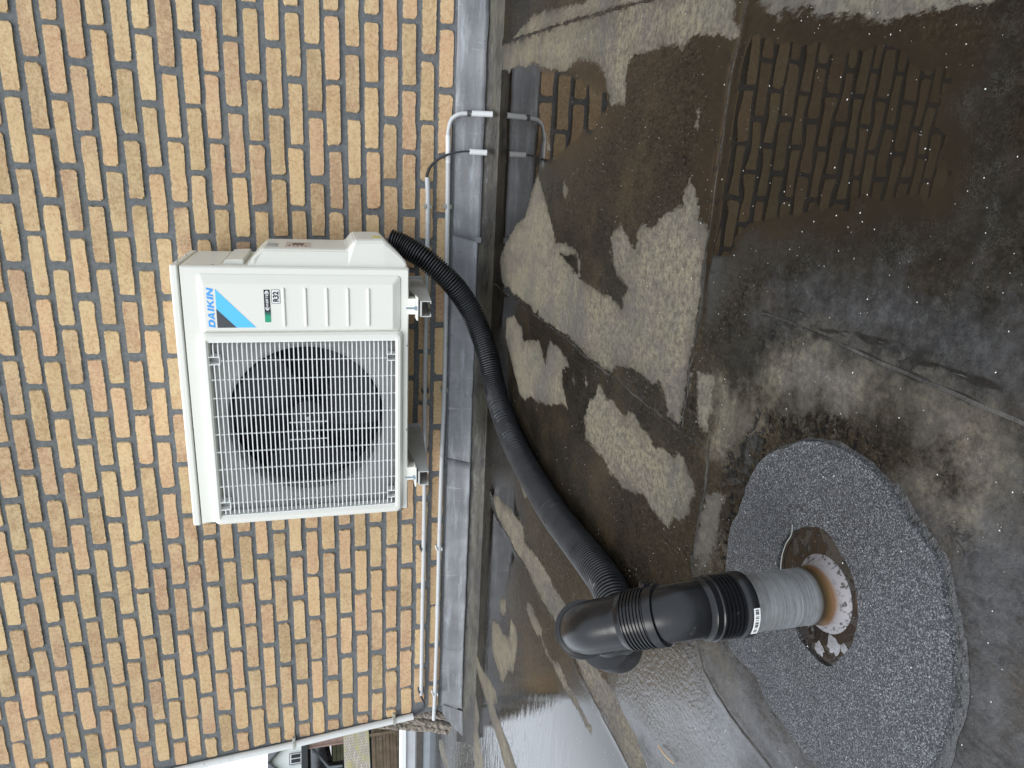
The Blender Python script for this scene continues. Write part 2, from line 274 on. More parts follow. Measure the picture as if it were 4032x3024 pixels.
M['pink_board'] = simple('pink_brown_board', (.38, .26, .215), .8, var=.12, vscale=8, dirt=(.22, .15, .12, .6))
M['green_board'] = simple('mossy_plank', (.13, .13, .075), .9, var=.25, vscale=12)
M['fence_board'] = simple('brown_fence_board', (.17, .125, .08), .9, var=.3, vscale=14, dirt=(.24, .22, .18, .55), dscale=12)
M['trim_dark'] = simple('dark_trim', (.04, .045, .045), .6); M['glass'] = simple('dark_window_glass', (.02, .022, .028), .12)
M['hedge'] = simple('hedge_leaf', (.05, .10, .02), .8, var=.5, vscale=30); M['twig'] = simple('grey_twig', (.16, .13, .10), .9)
M['grass'] = simple('garden_grass', (.06, .09, .03), .95, var=.3)
M['kerb_light'] = simple('pale_kerb_trim', (.46, .48, .50), .5, var=.1, vscale=9, dirt=(.26, .27, .26, .6)); M['kerb_grey'] = simple('grey_kerb_trim', (.27, .30, .32), .5, var=.12, vscale=9)
M['plank'] = simple('wet_dark_plank', (.06, .052, .045), .4, var=.3, vscale=20)

# ---------------------------------------------------------------- object helpers
def tag(o, label=None, cat=None, group=None, kind=None):
    for k, v in (('label', label), ('category', cat), ('group', group), ('kind', kind)):
        if v: o[k] = v
    return o
def mesh_obj(name, verts, faces, mat, parent=None, smooth=False):
    me = bpy.data.meshes.new(name); me.from_pydata([tuple(v) for v in verts], [], faces); me.update()
    return link(name, me, mat, parent, smooth)
def link(name, me, mat, parent=None, smooth=False):
    if mat and not me.materials: me.materials.append(M[mat] if isinstance(mat, str) else mat)
    if smooth:
        for p in me.polygons: p.use_smooth = True
        if len(me.polygons) < 60000: me.set_sharp_from_angle(angle=R(38))
    o = bpy.data.objects.new(name, me); COL.objects.link(o)
    if parent: o.parent = parent
    return o
def bm_obj(name, bm, mat, parent=None, smooth=False, loc=None):
    bmesh.ops.recalc_face_normals(bm, faces=bm.faces)
    me = bpy.data.meshes.new(name); bm.to_mesh(me); bm.free(); o = link(name, me, mat, parent, smooth)
    if loc: o.location = loc
    return o
def empty(name, loc, label, cat, group=None):
    o = bpy.data.objects.new(name, None); COL.objects.link(o); o.location = loc; o.empty_display_size = .05; tag(o, label, cat, group); return o
def box(bm, x0, x1, y0, y1, z0, z1, bev=0, seg=2):
    vs_ = [bm.verts.new((x, y, z)) for x in (x0, x1) for y in (y0, y1) for z in (z0, z1)]
    fs = [bm.faces.new([vs_[i] for i in f]) for f in ((0, 1, 3, 2), (4, 6, 7, 5), (0, 4, 5, 1), (2, 3, 7, 6), (0, 2, 6, 4), (1, 5, 7, 3))]
    if bev:
        es = list({e for f in fs for e in f.edges}); bmesh.ops.bevel(bm, geom=es, offset=bev, segments=seg, affect='EDGES', profile=.5)
def boxo(name, b, mat, parent=None, bev=0, seg=2, off=(0, 0, 0)):
    bm = bmesh.new(); b = list(b); box(bm, b[0] - off[0], b[1] - off[0], b[2] - off[1], b[3] - off[1], b[4] - off[2], b[5] - off[2], bev, seg)
    return bm_obj(name, bm, mat, parent, smooth=False)
def prism(bm, pts, axis, a, b, bev=0, seg=2):
    # polygon of 2-D points extruded along an axis from a to b
    def P(p, t): return {'x': (t, p[0], p[1]), 'y': (p[0], t, p[1]), 'z': (p[0], p[1], t)}[axis]
    n = len(pts); v0 = [bm.verts.new(P(p, a)) for p in pts]; v1 = [bm.verts.new(P(p, b)) for p in pts]
    fs = [bm.faces.new(v0), bm.faces.new(v1[::-1])] + [bm.faces.new((v0[i], v0[(i + 1) % n], v1[(i + 1) % n], v1[i])) for i in range(n)]
    if bev: bmesh.ops.bevel(bm, geom=list({e for f in fs for e in f.edges}), offset=bev, segments=seg, affect='EDGES')
def catmull(pts, n=12):
    P = [Vector(p) for p in pts]; P = [P[0] * 2 - P[1]] + P + [P[-1] * 2 - P[-2]]; out = []
    for i in range(1, len(P) - 2):
        for k in range(n):
            t = k / n; a, b, c, d = P[i - 1:i + 3]
            out.append(.5 * ((2 * b) + (c - a) * t + (2 * a - 5 * b + 4 * c - d) * t * t + (3 * b - a - 3 * c + d) * t ** 3))
    out.append(P[-2]); return out
def sweep(bm, path, rad, seg=20, cap=True, squash=None):
    # path: list of points, rad: float or list; parallel-transport frames
    n = len(path); rad = rad if isinstance(rad, (list, tuple)) else [rad] * n
    T = [(path[min(i + 1, n - 1)] - path[max(i - 1, 0)]).normalized() for i in range(n)]
    u = T[0].orthogonal().normalized(); rings = []
    for i in range(n):
        u = (u - T[i] * u.dot(T[i])).normalized(); v = T[i].cross(u)
        rings.append([bm.verts.new(path[i] + (u * math.cos(a) + v * math.sin(a)) * rad[i]) for a in (2 * math.pi * k / seg for k in range(seg))])
    for r0, r1 in zip(rings, rings[1:]):
        for k in range(seg): bm.faces.new((r0[k], r0[(k + 1) % seg], r1[(k + 1) % seg], r1[k]))
    if cap: bm.faces.new(rings[0][::-1]); bm.faces.new(rings[-1])
    return rings
def tube(name, pts, r, mat, parent=None, seg=16, smooth_path=0, loc=(0, 0, 0)):
    L = Vector(loc); p = [Vector(q) - L for q in pts]
    if smooth_path: p = catmull(p, smooth_path)
    bm = bmesh.new(); sweep(bm, p, r, seg); o = bm_obj(name, bm, mat, parent, smooth=True)
    if parent is None: o.location = L
    return o

# ================================================================ THE SETTING
DRY=[[(-0.687,-0.169),(-0.643,-0.22),(-0.546,-0.381),(-0.522,-0.474),(-0.438,-0.532),(-0.382,-0.59),(-0.418,-0.639),(-0.461,-0.687),(-0.503,-0.734),(-0.523,-0.763),(-0.57,-0.809),(-0.558,-0.886),(-0.561,-0.95),(-0.593,-1.017),(-0.639,-1.028),(-0.594,-0.852),(-0.592,-0.915),(-0.577,-0.993),(-0.637,-1.014),(-0.643,-1.096),(-0.651,-1.185),(-0.649,-1.242),(-0.656,-1.277),(-0.658,-1.309),(-0.638,-1.304),(-0.613,-1.328),(-0.602,-1.295),(-0.584,-1.249),(-0.565,-1.233),(-0.542,-1.206),(-0.559,-1.233),(-0.515,-1.207),(-0.496,-1.221),(-0.481,-1.259),(-0.505,-1.3),(-0.523,-1.338),(-0.516,-1.35),(-0.484,-1.348),(-0.472,-1.365),(-0.47,-1.413),(-0.449,-1.454),(-0.416,-1.53),(-0.388,-1.533),(-0.369,-1.547),(-0.391,-1.567),(-0.408,-1.585),(-0.439,-1.597),(-0.458,-1.638),(-0.542,-1.642),(-0.505,-1.635),(-0.563,-1.637),(-0.631,-1.635),(-0.701,-1.632),(-0.824,-1.624),(-0.823,-1.575),(-0.804,-1.562),(-0.785,-1.549),(-0.771,-1.521),(-0.781,-1.49),(-0.777,-1.435),(-0.783,-1.369),(-0.792,-1.309),(-0.817,-1.282),(-0.821,-1.189),(-0.822,-1.111),(-0.81,-1.024),(-0.804,-0.962),(-0.807,-0.831),(-0.81,-0.701),(-0.794,-0.678),(-0.808,-0.64),(-0.791,-0.573),(-0.8,-0.508),(-0.787,-0.459),(-0.795,-0.361),(-0.78,-0.332),(-0.79,-0.254),(-0.777,-0.209),(-0.765,-0.192),(-0.72,-0.169)],[(0.055,-0.049),(0.027,-0.464),(0.015,-0.715),(-0.017,-1.089),(-0.034,-1.305),(-0.038,-1.453),(-0.073,-1.621),(-0.096,-1.627),(-0.134,-1.634),(-0.141,-1.654),(-0.155,-1.65),(-0.151,-1.619),(-0.138,-1.584),(-0.147,-1.57),(-0.138,-1.551),(-0.129,-1.513),(-0.129,-1.486),(-0.144,-1.461),(-0.134,-1.418),(-0.13,-1.374),(-0.131,-1.305),(-0.127,-1.242),(-0.141,-1.212),(-0.183,-1.215),(-0.225,-1.218),(-0.217,-1.181),(-0.222,-1.137),(-0.202,-1.125),(-0.178,-1.104),(-0.141,-1.071),(-0.113,-0.998),(-0.098,-0.923),(-0.094,-0.865),(-0.105,-0.827),(-0.107,-0.785),(-0.091,-0.669),(-0.072,-0.565),(-0.052,-0.48),(-0.053,-0.393),(-0.038,-0.297),(-0.036,-0.213),(-0.045,-0.179),(-0.024,-0.064)],[(0.018,-0.714),(0.033,-0.462),(0.053,-0.178),(0.073,-0.306),(0.086,-0.451),(0.073,-0.585),(0.056,-0.749),(0.035,-0.911),(0.055,-1.009),(-0.038,-1.453),(-0.031,-1.304)],[(-0.078,-1.683),(-0.108,-1.69),(-0.121,-1.704),(-0.129,-1.732),(-0.149,-1.756),(-0.141,-1.76),(-0.135,-1.764),(-0.143,-1.79),(-0.141,-1.806),(-0.142,-1.823),(-0.156,-1.847),(-0.161,-1.869),(-0.168,-1.89),(-0.166,-1.904),(-0.168,-1.918),(-0.179,-1.938),(-0.188,-1.97),(-0.184,-1.985),(-0.183,-2.0),(-0.185,-2.019),(-0.184,-2.036),(-0.188,-2.055),(-0.188,-2.071),(-0.192,-2.097),(-0.189,-2.116),(-0.17,-2.111)],[(-0.895,-0.301),(-0.87,-0.401),(-0.879,-0.453),(-0.891,-0.515),(-0.925,-0.533),(-0.926,-0.556),(-0.901,-0.618),(-0.885,-0.697),(-0.895,-0.729),(-0.921,-0.764),(-0.939,-0.786),(-0.89,-0.795),(-0.861,-0.816),(-0.857,-0.876),(-0.86,-0.911),(-0.868,-0.961),(-0.885,-0.996),(-0.912,-0.939),(-0.956,-0.956),(-1.005,-1.007),(-1.005,-0.975),(-1.01,-0.944),(-1.04,-0.882),(-1.061,-0.813),(-1.074,-0.737),(-1.089,-0.656),(-1.119,-0.596),(-1.127,-0.562),(-1.11,-0.511),(-1.082,-0.469),(-1.054,-0.425),(-1.025,-0.38),(-0.995,-0.334),(-0.968,-0.301)],[(-1.043,-1.148),(-1.015,-1.156),(-0.991,-1.136),(-0.931,-1.163),(-0.901,-1.207),(-0.883,-1.203),(-0.867,-1.218),(-0.875,-1.244),(-0.892,-1.266),(-0.882,-1.309),(-0.888,-1.332),(-0.901,-1.357),(-0.891,-1.391),(-0.88,-1.393),(-0.873,-1.411),(-0.879,-1.442),(-0.892,-1.464),(-0.892,-1.509),(-0.904,-1.529),(-0.902,-1.554),(-0.895,-1.608),(-0.875,-1.648),(-0.9,-1.669),(-0.908,-1.692),(-0.928,-1.704),(-0.971,-1.694),(-0.999,-1.679),(-1.013,-1.646),(-1.042,-1.629),(-1.039,-1.588),(-1.036,-1.553),(-1.029,-1.506),(-1.046,-1.463),(-1.06,-1.405),(-1.052,-1.371),(-1.058,-1.328),(-1.037,-1.276),(-1.038,-1.214),(-1.033,-1.187)],[(-0.901,-1.03),(-0.912,-1.047),(-0.925,-1.043),(-0.917,-1.03)],[(-0.879,-1.122),(-0.888,-1.142),(-0.903,-1.134),(-0.894,-1.122)],[(-0.419,-0.837),(-0.398,-0.846),(-0.417,-0.88),(-0.441,-0.87),(-0.435,-0.847)],[(-0.271,-0.659),(-0.293,-0.684),(-0.315,-0.705),(-0.313,-0.673)],[(-0.255,-1.541),(-0.254,-1.554),(-0.265,-1.553),(-0.286,-1.552),(-0.281,-1.543),(-0.266,-1.547)],[(-1.659,-0.223),(-1.623,-0.309),(-1.619,-0.363),(-1.587,-0.461),(-1.58,-0.538),(-1.566,-0.627),(-1.572,-0.663),(-1.611,-0.688),(-1.604,-0.754),(-1.585,-0.828),(-1.583,-0.873),(-1.577,-0.915),(-1.572,-0.969),(-1.586,-0.999),(-1.577,-1.048),(-1.573,-1.121),(-1.582,-1.042),(-1.577,-1.11),(-1.558,-1.196),(-1.615,-1.171),(-1.675,-1.132),(-1.678,-1.049),(-1.69,-0.946),(-1.699,-0.852),(-1.696,-0.789),(-1.686,-0.704),(-1.705,-0.581),(-1.704,-0.484),(-1.709,-0.391),(-1.704,-0.301),(-1.687,-0.24)],[(-1.402,-0.576),(-1.398,-0.619),(-1.402,-0.696),(-1.412,-0.722),(-1.421,-0.683),(-1.45,-0.664),(-1.455,-0.64),(-1.433,-0.6)],[(-1.676,-1.235),(-1.663,-1.219),(-1.615,-1.269),(-1.61,-1.324),(-1.593,-1.363),(-1.584,-1.402),(-1.579,-1.44),(-1.572,-1.486),(-1.578,-1.523),(-1.584,-1.559),(-1.58,-1.6),(-1.592,-1.627),(-1.608,-1.669),(-1.677,-1.631),(-1.679,-1.599),(-1.682,-1.557),(-1.681,-1.521),(-1.669,-1.452),(-1.683,-1.362),(-1.686,-1.308)],[(-2.015,-0.426),(-1.975,-0.491),(-2.016,-0.51),(-2.07,-0.473),(-2.082,-0.426),(-2.052,-0.408)],[(-2.204,-0.304),(-2.148,-0.413),(-2.143,-0.487),(-2.088,-0.571),(-2.003,-0.577),(-1.991,-0.64),(-2.016,-0.676),(-2.079,-0.678),(-2.141,-0.659),(-2.197,-0.648),(-2.241,-0.577),(-2.291,-0.551),(-2.342,-0.525),(-2.365,-0.479),(-2.354,-0.438),(-2.349,-0.398),(-2.337,-0.328),(-2.28,-0.303)],[(-1.807,-0.763),(-1.79,-0.796),(-1.786,-0.832),(-1.795,-0.886),(-1.788,-0.934),(-1.813,-0.939),(-1.834,-0.911),(-1.846,-0.879),(-1.85,-0.809),(-1.836,-0.759)],[(-1.823,-0.925),(-1.829,-1.022),(-1.792,-1.103),(-1.79,-1.158),(-1.798,-1.186),(-1.779,-1.246),(-1.785,-1.307),(-1.771,-1.372),(-1.79,-1.387),(-1.805,-1.335),(-1.802,-1.299),(-1.809,-1.252),(-1.826,-1.165),(-1.831,-1.068),(-1.841,-0.978)],[(-2.586,-0.048),(-2.569,-0.144),(-2.552,-0.205),(-2.502,-0.315),(-2.474,-0.421),(-2.5,-0.452),(-2.575,-0.385),(-2.567,-0.438),(-2.565,-0.491),(-2.536,-0.634),(-2.527,-0.767),(-2.538,-0.812),(-2.692,-0.664),(-2.664,-0.509),(-2.662,-0.428),(-2.674,-0.346),(-2.658,-0.254),(-2.656,-0.159),(-2.646,-0.058)],[(-2.8,0.022),(-2.798,-0.084),(-2.851,-0.16),(-2.939,-0.141),(-2.972,-0.181),(-3.017,-0.286),(-3.077,-0.296),(-3.224,-0.155),(-3.117,-0.03),(-3.027,0.022),(-2.892,0.025)],[(-4.051,0.953),(-3.863,0.764),(-3.879,0.676),(-3.837,0.52),(-3.825,0.42),(-3.942,0.532),(-4.043,0.83)],[(-0.71,-1.661),(-0.704,-1.689),(-0.691,-1.714),(-0.715,-1.723),(-0.742,-1.724),(-0.777,-1.72),(-0.8,-1.726),(-0.805,-1.708),(-0.799,-1.69),(-0.774,-1.681),(-0.726,-1.665)],[(-0.715,-1.632),(-0.71,-1.648),(-0.746,-1.647),(-0.746,-1.637)],[(-0.915,-1.746),(-0.891,-1.775),(-0.888,-1.802),(-0.924,-1.795),(-0.964,-1.794),(-1.009,-1.788),(-1.044,-1.736),(-0.997,-1.736),(-0.954,-1.738)]]
SOFT=[[(-0.731,-1.727),(-0.699,-1.743),(-0.71,-1.78),(-0.709,-1.822),(-0.714,-1.844),(-0.727,-1.857),(-0.764,-1.842),(-0.788,-1.822),(-0.817,-1.785),(-0.832,-1.741),(-0.794,-1.731)],[(-0.699,-1.876),(-0.643,-1.859),(-0.621,-1.867),(-0.604,-1.898),(-0.588,-1.919),(-0.577,-1.94),(-0.583,-1.957),(-0.576,-1.967),(-0.572,-2.001),(-0.58,-2.037),(-0.583,-2.084),(-0.586,-2.113),(-0.591,-2.166),(-0.595,-2.191),(-0.61,-2.172),(-0.619,-2.123),(-0.633,-2.068),(-0.651,-2.023),(-0.671,-1.973)],[(-0.588,-2.135),(-0.583,-2.188),(-0.586,-2.26),(-0.712,-2.296),(-0.693,-2.273),(-0.666,-2.245),(-0.671,-2.213),(-0.637,-2.191),(-0.63,-2.152),(-0.612,-2.142)],[(-0.695,-2.157),(-0.692,-2.208),(-0.665,-2.242),(-0.656,-2.28),(-0.708,-2.295),(-0.712,-2.265),(-0.704,-2.243),(-0.71,-2.213),(-0.712,-2.181)],[(-1.187,-1.782),(-1.155,-1.82),(-1.133,-1.855),(-1.148,-1.881),(-1.174,-1.914),(-1.198,-1.931),(-1.213,-1.945),(-1.239,-1.921),(-1.233,-1.886),(-1.209,-1.84),(-1.208,-1.803)],[(-1.075,-1.759),(-1.02,-1.797),(-0.979,-1.797),(-0.999,-1.761),(-1.034,-1.749)]]
SEAM={'S1': [(-0.822,0.249),(-0.803,-0.047),(-0.804,-0.17),(-0.811,-0.364),(-0.813,-0.556),(-0.815,-0.797),(-0.814,-0.965),(-0.827,-1.112),(-0.828,-1.239),(-0.828,-1.35),(-0.832,-1.494),(-0.834,-1.638),(-0.835,-1.733)],'S2': [(-0.082,-1.667),(-0.103,-1.665),(-0.124,-1.66),(-0.149,-1.66),(-0.204,-1.648),(-0.282,-1.645),(-0.33,-1.646),(-0.38,-1.643),(-0.435,-1.645),(-0.484,-1.64),(-0.542,-1.642),(-0.594,-1.648),(-0.629,-1.643),(-0.684,-1.644),(-0.707,-1.636),(-0.755,-1.642),(-0.793,-1.637),(-0.823,-1.638)],'S3': [(-0.807,-1.735),(-0.892,-1.741),(-0.969,-1.735),(-1.046,-1.734),(-1.039,-1.725),(-1.131,-1.755),(-1.187,-1.782),(-1.228,-1.821),(-1.24,-1.865),(-1.245,-1.917),(-1.243,-1.987),(-1.24,-2.028),(-1.241,-2.05)],'S4': [(-0.564,-1.828),(-0.563,-1.847),(-0.563,-1.904),(-0.566,-1.956),(-0.569,-2.011),(-0.573,-2.063),(-0.575,-2.11),(-0.577,-2.15),(-0.58,-2.209),(-0.582,-2.259),(-0.584,-2.271)],'S4b': [(-0.55,-1.866),(-0.546,-1.891),(-0.546,-1.916),(-0.551,-1.941),(-0.559,-1.962),(-0.556,-1.99),(-0.55,-2.022),(-0.552,-2.052),(-0.548,-2.08),(-0.545,-2.107),(-0.552,-2.123),(-0.558,-2.132),(-0.556,-2.157),(-0.556,-2.185),(-0.558,-2.203),(-0.558,-2.228),(-0.562,-2.253),(-0.563,-2.265)],'S5': [(-1.681,-0.166),(-1.698,-0.218),(-1.709,-0.302),(-1.715,-0.392),(-1.699,-0.503),(-1.71,-0.582),(-1.686,-0.721),(-1.697,-0.882),(-1.69,-0.946),(-1.678,-1.049),(-1.675,-1.132),(-1.689,-1.262),(-1.683,-1.373),(-1.681,-1.484),(-1.679,-1.599),(-1.68,-1.632)],'S6': [(0.103,0.234),(0.072,0.013),(0.055,-0.177),(0.016,-0.715),(-0.008,-1.024),(-0.034,-1.305),(-0.042,-1.454)],'S7': [(-2.586,-0.048),(-2.613,0.052),(-2.591,0.092)]}
GLIT=[[(-0.468,-1.764),(-0.543,-1.832),(-0.642,-1.728),(-0.702,-1.743),(-0.713,-1.854),(-0.649,-2.072),(-0.615,-2.268),(-0.418,-2.212)],[(-0.197,-2.083),(-0.236,-2.124),(-0.296,-2.117),(-0.372,-2.139),(-0.414,-2.045),(-0.449,-1.889),(-0.486,-1.794),(-0.532,-1.779),(-0.455,-2.235),(-0.186,-2.158),(-0.181,-2.1)]]
GRAIN=[[(-1.588,-1.34),(-1.515,-1.345),(-1.427,-1.496),(-1.253,-1.646),(-1.156,-1.763),(-1.194,-1.773),(-1.252,-1.826),(-1.28,-1.938),(-1.343,-1.955),(-1.526,-1.78),(-1.551,-1.568),(-1.524,-1.474)]]
PATCH=[(-1.039,-1.85),(-0.997,-1.842),(-0.972,-1.84),(-0.94,-1.837),(-0.916,-1.841),(-0.895,-1.851),(-0.863,-1.858),(-0.838,-1.866),(-0.847,-1.859),(-0.808,-1.874),(-0.779,-1.89),(-0.757,-1.913),(-0.739,-1.939),(-0.721,-1.963),(-0.709,-1.99),(-0.701,-2.015),(-0.698,-2.043),(-0.698,-2.073),(-0.7,-2.092),(-0.705,-2.109),(-0.716,-2.136),(-0.734,-2.163),(-0.742,-2.186),(-0.739,-2.174),(-0.751,-2.197),(-0.759,-2.213),(-0.772,-2.223),(-0.785,-2.23),(-0.801,-2.236),(-0.811,-2.244),(-0.83,-2.253),(-0.85,-2.261),(-0.868,-2.267),(-0.887,-2.272),(-0.913,-2.276),(-0.939,-2.277),(-0.974,-2.274),(-0.998,-2.269),(-1.031,-2.266),(-1.11,-2.21),(-1.143,-2.156),(-1.147,-2.122),(-1.153,-2.099),(-1.152,-2.067),(-1.146,-2.033),(-1.145,-2.002),(-1.131,-1.976),(-1.123,-1.955),(-1.13,-1.913),(-1.124,-1.885),(-1.09,-1.865)]
HOLE=[(-0.925,-1.969),(-0.909,-1.966),(-0.881,-1.97),(-0.866,-1.976),(-0.852,-1.986),(-0.833,-2.008),(-0.826,-2.021),(-0.82,-2.034),(-0.82,-2.054),(-0.826,-2.069),(-0.835,-2.081),(-0.839,-2.092),(-0.847,-2.104),(-0.868,-2.119),(-0.892,-2.128),(-0.905,-2.131),(-0.921,-2.13),(-0.944,-2.127),(-0.97,-2.115),(-0.982,-2.109),(-0.99,-2.104),(-0.996,-2.095),(-0.999,-2.086),(-0.999,-2.075),(-0.999,-2.064),(-0.994,-2.04),(-0.986,-2.03),(-0.976,-2.008),(-0.957,-1.984)]
BLEED=[(-0.706,-2.134),(-0.72,-2.164),(-0.727,-2.181),(-0.735,-2.202),(-0.748,-2.221),(-0.767,-2.232),(-0.785,-2.243),(-0.799,-2.26),(-0.82,-2.273),(-0.835,-2.28),(-0.856,-2.282),(-0.883,-2.29),(-0.914,-2.292),(-0.942,-2.287),(-0.981,-2.285),(-0.985,-2.277),(-0.939,-2.277),(-0.887,-2.272),(-0.85,-2.261),(-0.811,-2.244),(-0.785,-2.23),(-0.759,-2.213),(-0.739,-2.174),(-0.72,-2.143)]
MIRROR=[[(-0.111,-1.545),(-0.131,-1.706),(-0.168,-1.884),(-0.185,-1.998),(-0.229,-2.108),(-0.333,-2.157),(-0.415,-2.139),(-0.442,-2.046),(-0.437,-1.906),(-0.463,-1.794),(-0.512,-1.722),(-0.573,-1.673),(-0.579,-1.639),(-0.458,-1.59),(-0.327,-1.583),(-0.226,-1.608)],[(0.014,-0.051),(-0.038,-0.412),(-0.102,-0.838),(-0.166,-1.116),(-0.235,-1.162),(-0.298,-1.033),(-0.347,-0.786),(-0.391,-0.625),(-0.497,-0.507),(-0.679,-0.314),(-0.694,-0.124),(-0.402,-0.13)],[(-0.747,-0.092),(-0.777,-0.437),(-0.929,-0.362),(-0.972,-0.175)],[(-1.74,0.073),(-1.47,-0.504),(-1.544,-0.657),(-1.716,-0.624),(-1.895,-0.512),(-2.208,-0.314),(-2.639,-0.19),(-2.809,0.012)],[(-3.718,0.724),(-2.701,-0.201),(-1.931,-1.006),(-1.737,-1.309),(-1.653,-1.501),(-1.616,-1.61),(-1.604,-1.685),(-1.704,-1.631),(-6.275,2.671),(-5.674,2.698)],[(-1.673,-1.275),(-1.516,-1.468),(-1.436,-1.692),(-1.526,-1.666),(-1.615,-1.492)]]
DROP=[[(-0.904,-1.825),(-0.871,-1.787),(-0.818,-1.791),(-0.745,-1.852),(-0.713,-1.854),(-0.703,-1.925),(-0.669,-1.996),(-0.666,-2.044),(-0.682,-2.112),(-0.703,-2.117),(-0.7,-2.086),(-0.7,-2.019),(-0.721,-1.963),(-0.757,-1.913),(-0.808,-1.874),(-0.877,-1.845)],[(-1.042,-1.814),(-0.964,-1.794),(-0.911,-1.819),(-0.873,-1.845),(-0.935,-1.846),(-1.0,-1.847)],[(-0.722,-2.214),(-0.715,-2.223),(-0.72,-2.233),(-0.72,-2.248),(-0.731,-2.249),(-0.749,-2.243),(-0.744,-2.234),(-0.733,-2.232),(-0.73,-2.219)]]
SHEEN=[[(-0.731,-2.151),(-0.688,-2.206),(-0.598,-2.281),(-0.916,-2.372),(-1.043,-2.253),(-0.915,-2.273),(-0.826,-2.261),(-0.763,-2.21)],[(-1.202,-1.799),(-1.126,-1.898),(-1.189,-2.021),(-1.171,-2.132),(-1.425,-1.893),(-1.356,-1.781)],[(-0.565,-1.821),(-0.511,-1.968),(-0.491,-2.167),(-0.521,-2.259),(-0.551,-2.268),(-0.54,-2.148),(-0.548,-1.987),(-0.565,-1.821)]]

def seg_dist(px, py, poly, closed):
    d = np.full(px.shape, 1e9); n = len(poly)
    for i in range(n if closed else n - 1):
        ax, ay = poly[i]; bx, by = poly[(i + 1) % n]; vx, vy = bx - ax, by - ay; L = vx * vx + vy * vy + 1e-12
        t = np.clip(((px - ax) * vx + (py - ay) * vy) / L, 0, 1); np.minimum(d, (px - ax - t * vx) ** 2 + (py - ay - t * vy) ** 2, out=d)
    return np.sqrt(d)
def inside(px, py, poly):
    r = np.zeros(px.shape, bool); n = len(poly)
    for i in range(n):
        ax, ay = poly[i]; bx, by = poly[(i + 1) % n]
        if ay == by: continue
        c = ((ay > py) != (by > py)) & (px < (bx - ax) * (py - ay) / (by - ay) + ax); r ^= c
    return r
def union_sdf(px, py, polys, clampd=.25):
    out = np.full(px.shape, -clampd)
    for p in polys:
        a = np.array(p); x0, y0 = a.min(0) - clampd; x1, y1 = a.max(0) + clampd
        m = (px > x0) & (px < x1) & (py > y0) & (py < y1)
        if not m.any(): continue
        qx, qy = px[m], py[m]; d = seg_dist(qx, qy, p, True); s = np.where(inside(qx, qy, p), d, -d); out[m] = np.maximum(out[m], np.clip(s, -clampd, clampd))
    return out
xs = np.concatenate([np.arange(-9, -5, .5), np.arange(-5, -3.1, .05), np.arange(-3.1, -2.2, .012), np.arange(-2.2, -1.4, .008), np.arange(-1.4, -.95, .005), np.arange(-.95, .26, .0034), np.arange(.26, 2.6, .1)])
ys = np.concatenate([np.arange(-4.2, -2.5, .1), np.arange(-2.5, -1.5, .0038), np.arange(-1.5, .035, .006), np.arange(.035, 1.32, .05)])
X, Y = np.meshgrid(xs, ys); px, py = X.ravel(), Y.ravel()
DRYs = union_sdf(px, py, DRY); SOFTs = union_sdf(px, py, SOFT); GL = union_sdf(px, py, GLIT); GRs = union_sdf(px, py, GRAIN); MR = union_sdf(px, py, MIRROR); DP = union_sdf(px, py, DROP, .05); SHN = union_sdf(px, py, SHEEN)
Z = np.zeros(px.shape); SE = np.full(px.shape, .1)
wob = .0015 * np.sin(px * 61 + 3 * np.sin(py * 17)) + .0015 * np.sin(py * 83 + 2 * np.sin(px * 23))
for k, ln in SEAM.items():
    d = seg_dist(px, py, ln, False) + wob
    if k != 'S7': SE = np.minimum(SE, np.abs(d))
    Z += {'S1': .0016, 'S2': .0020, 'S3': .0018, 'S4': .0020, 'S4b': .0015, 'S5': .0016, 'S6': .0030, 'S7': .002}[k] * np.exp(-(np.maximum(d - .004, 0) / .009) ** 2)
strip = inside(px, py, SEAM['S4'] + SEAM['S4b'][::-1]); Z = np.where(strip, Z + .002, Z)
ar = np.array(SEAM['S2']); lap = py < np.interp(px, ar[::-1, 0], ar[::-1, 1]); Z = np.where(lap & (px < -.0) & (px > -.83), Z + .0015, Z)
nx, ny = len(xs), len(ys); idx = np.arange(nx * ny).reshape(ny, nx)
F = np.stack([idx[:-1, :-1], idx[:-1, 1:], idx[1:, 1:], idx[1:, :-1]], -1).reshape(-1, 4)
me = bpy.data.meshes.new('flat_roof'); me.vertices.add(nx * ny); me.vertices.foreach_set('co', np.stack([px, py, Z], 1).ravel().astype(np.float32))
me.loops.add(F.size); me.loops.foreach_set('vertex_index', F.ravel().astype(np.int32)); me.polygons.add(len(F))
me.polygons.foreach_set('loop_start', (np.arange(len(F)) * 4).astype(np.int32)); me.polygons.foreach_set('loop_total', np.full(len(F), 4, np.int32))
me.polygons.foreach_set('use_smooth', np.ones(len(F), bool)); me.update(); me.validate()
for nm, arr in (('dry', DRYs), ('soft', SOFTs), ('glit', GL), ('grain', GRs), ('seam', SE), ('mirror', MR), ('drop', DP), ('sheen', SHN)):
    a = me.attributes.new(nm, 'FLOAT', 'POINT'); a.data.foreach_set('value', arr.astype(np.float32))
tag(link('flat_roof', me, 'roof'), kind='structure')
def densify(P, st=.008):
    out = []
    for (x0, y0), (x1, y1) in zip(P, P[1:]):
        n = max(1, int(math.dist((x0, y0), (x1, y1)) / st)); out += [Vector((x0 + (x1 - x0) * k / n, y0 + (y1 - y0) * k / n, 0)) for k in range(n)]
    return out + [Vector((*P[-1], 0))]
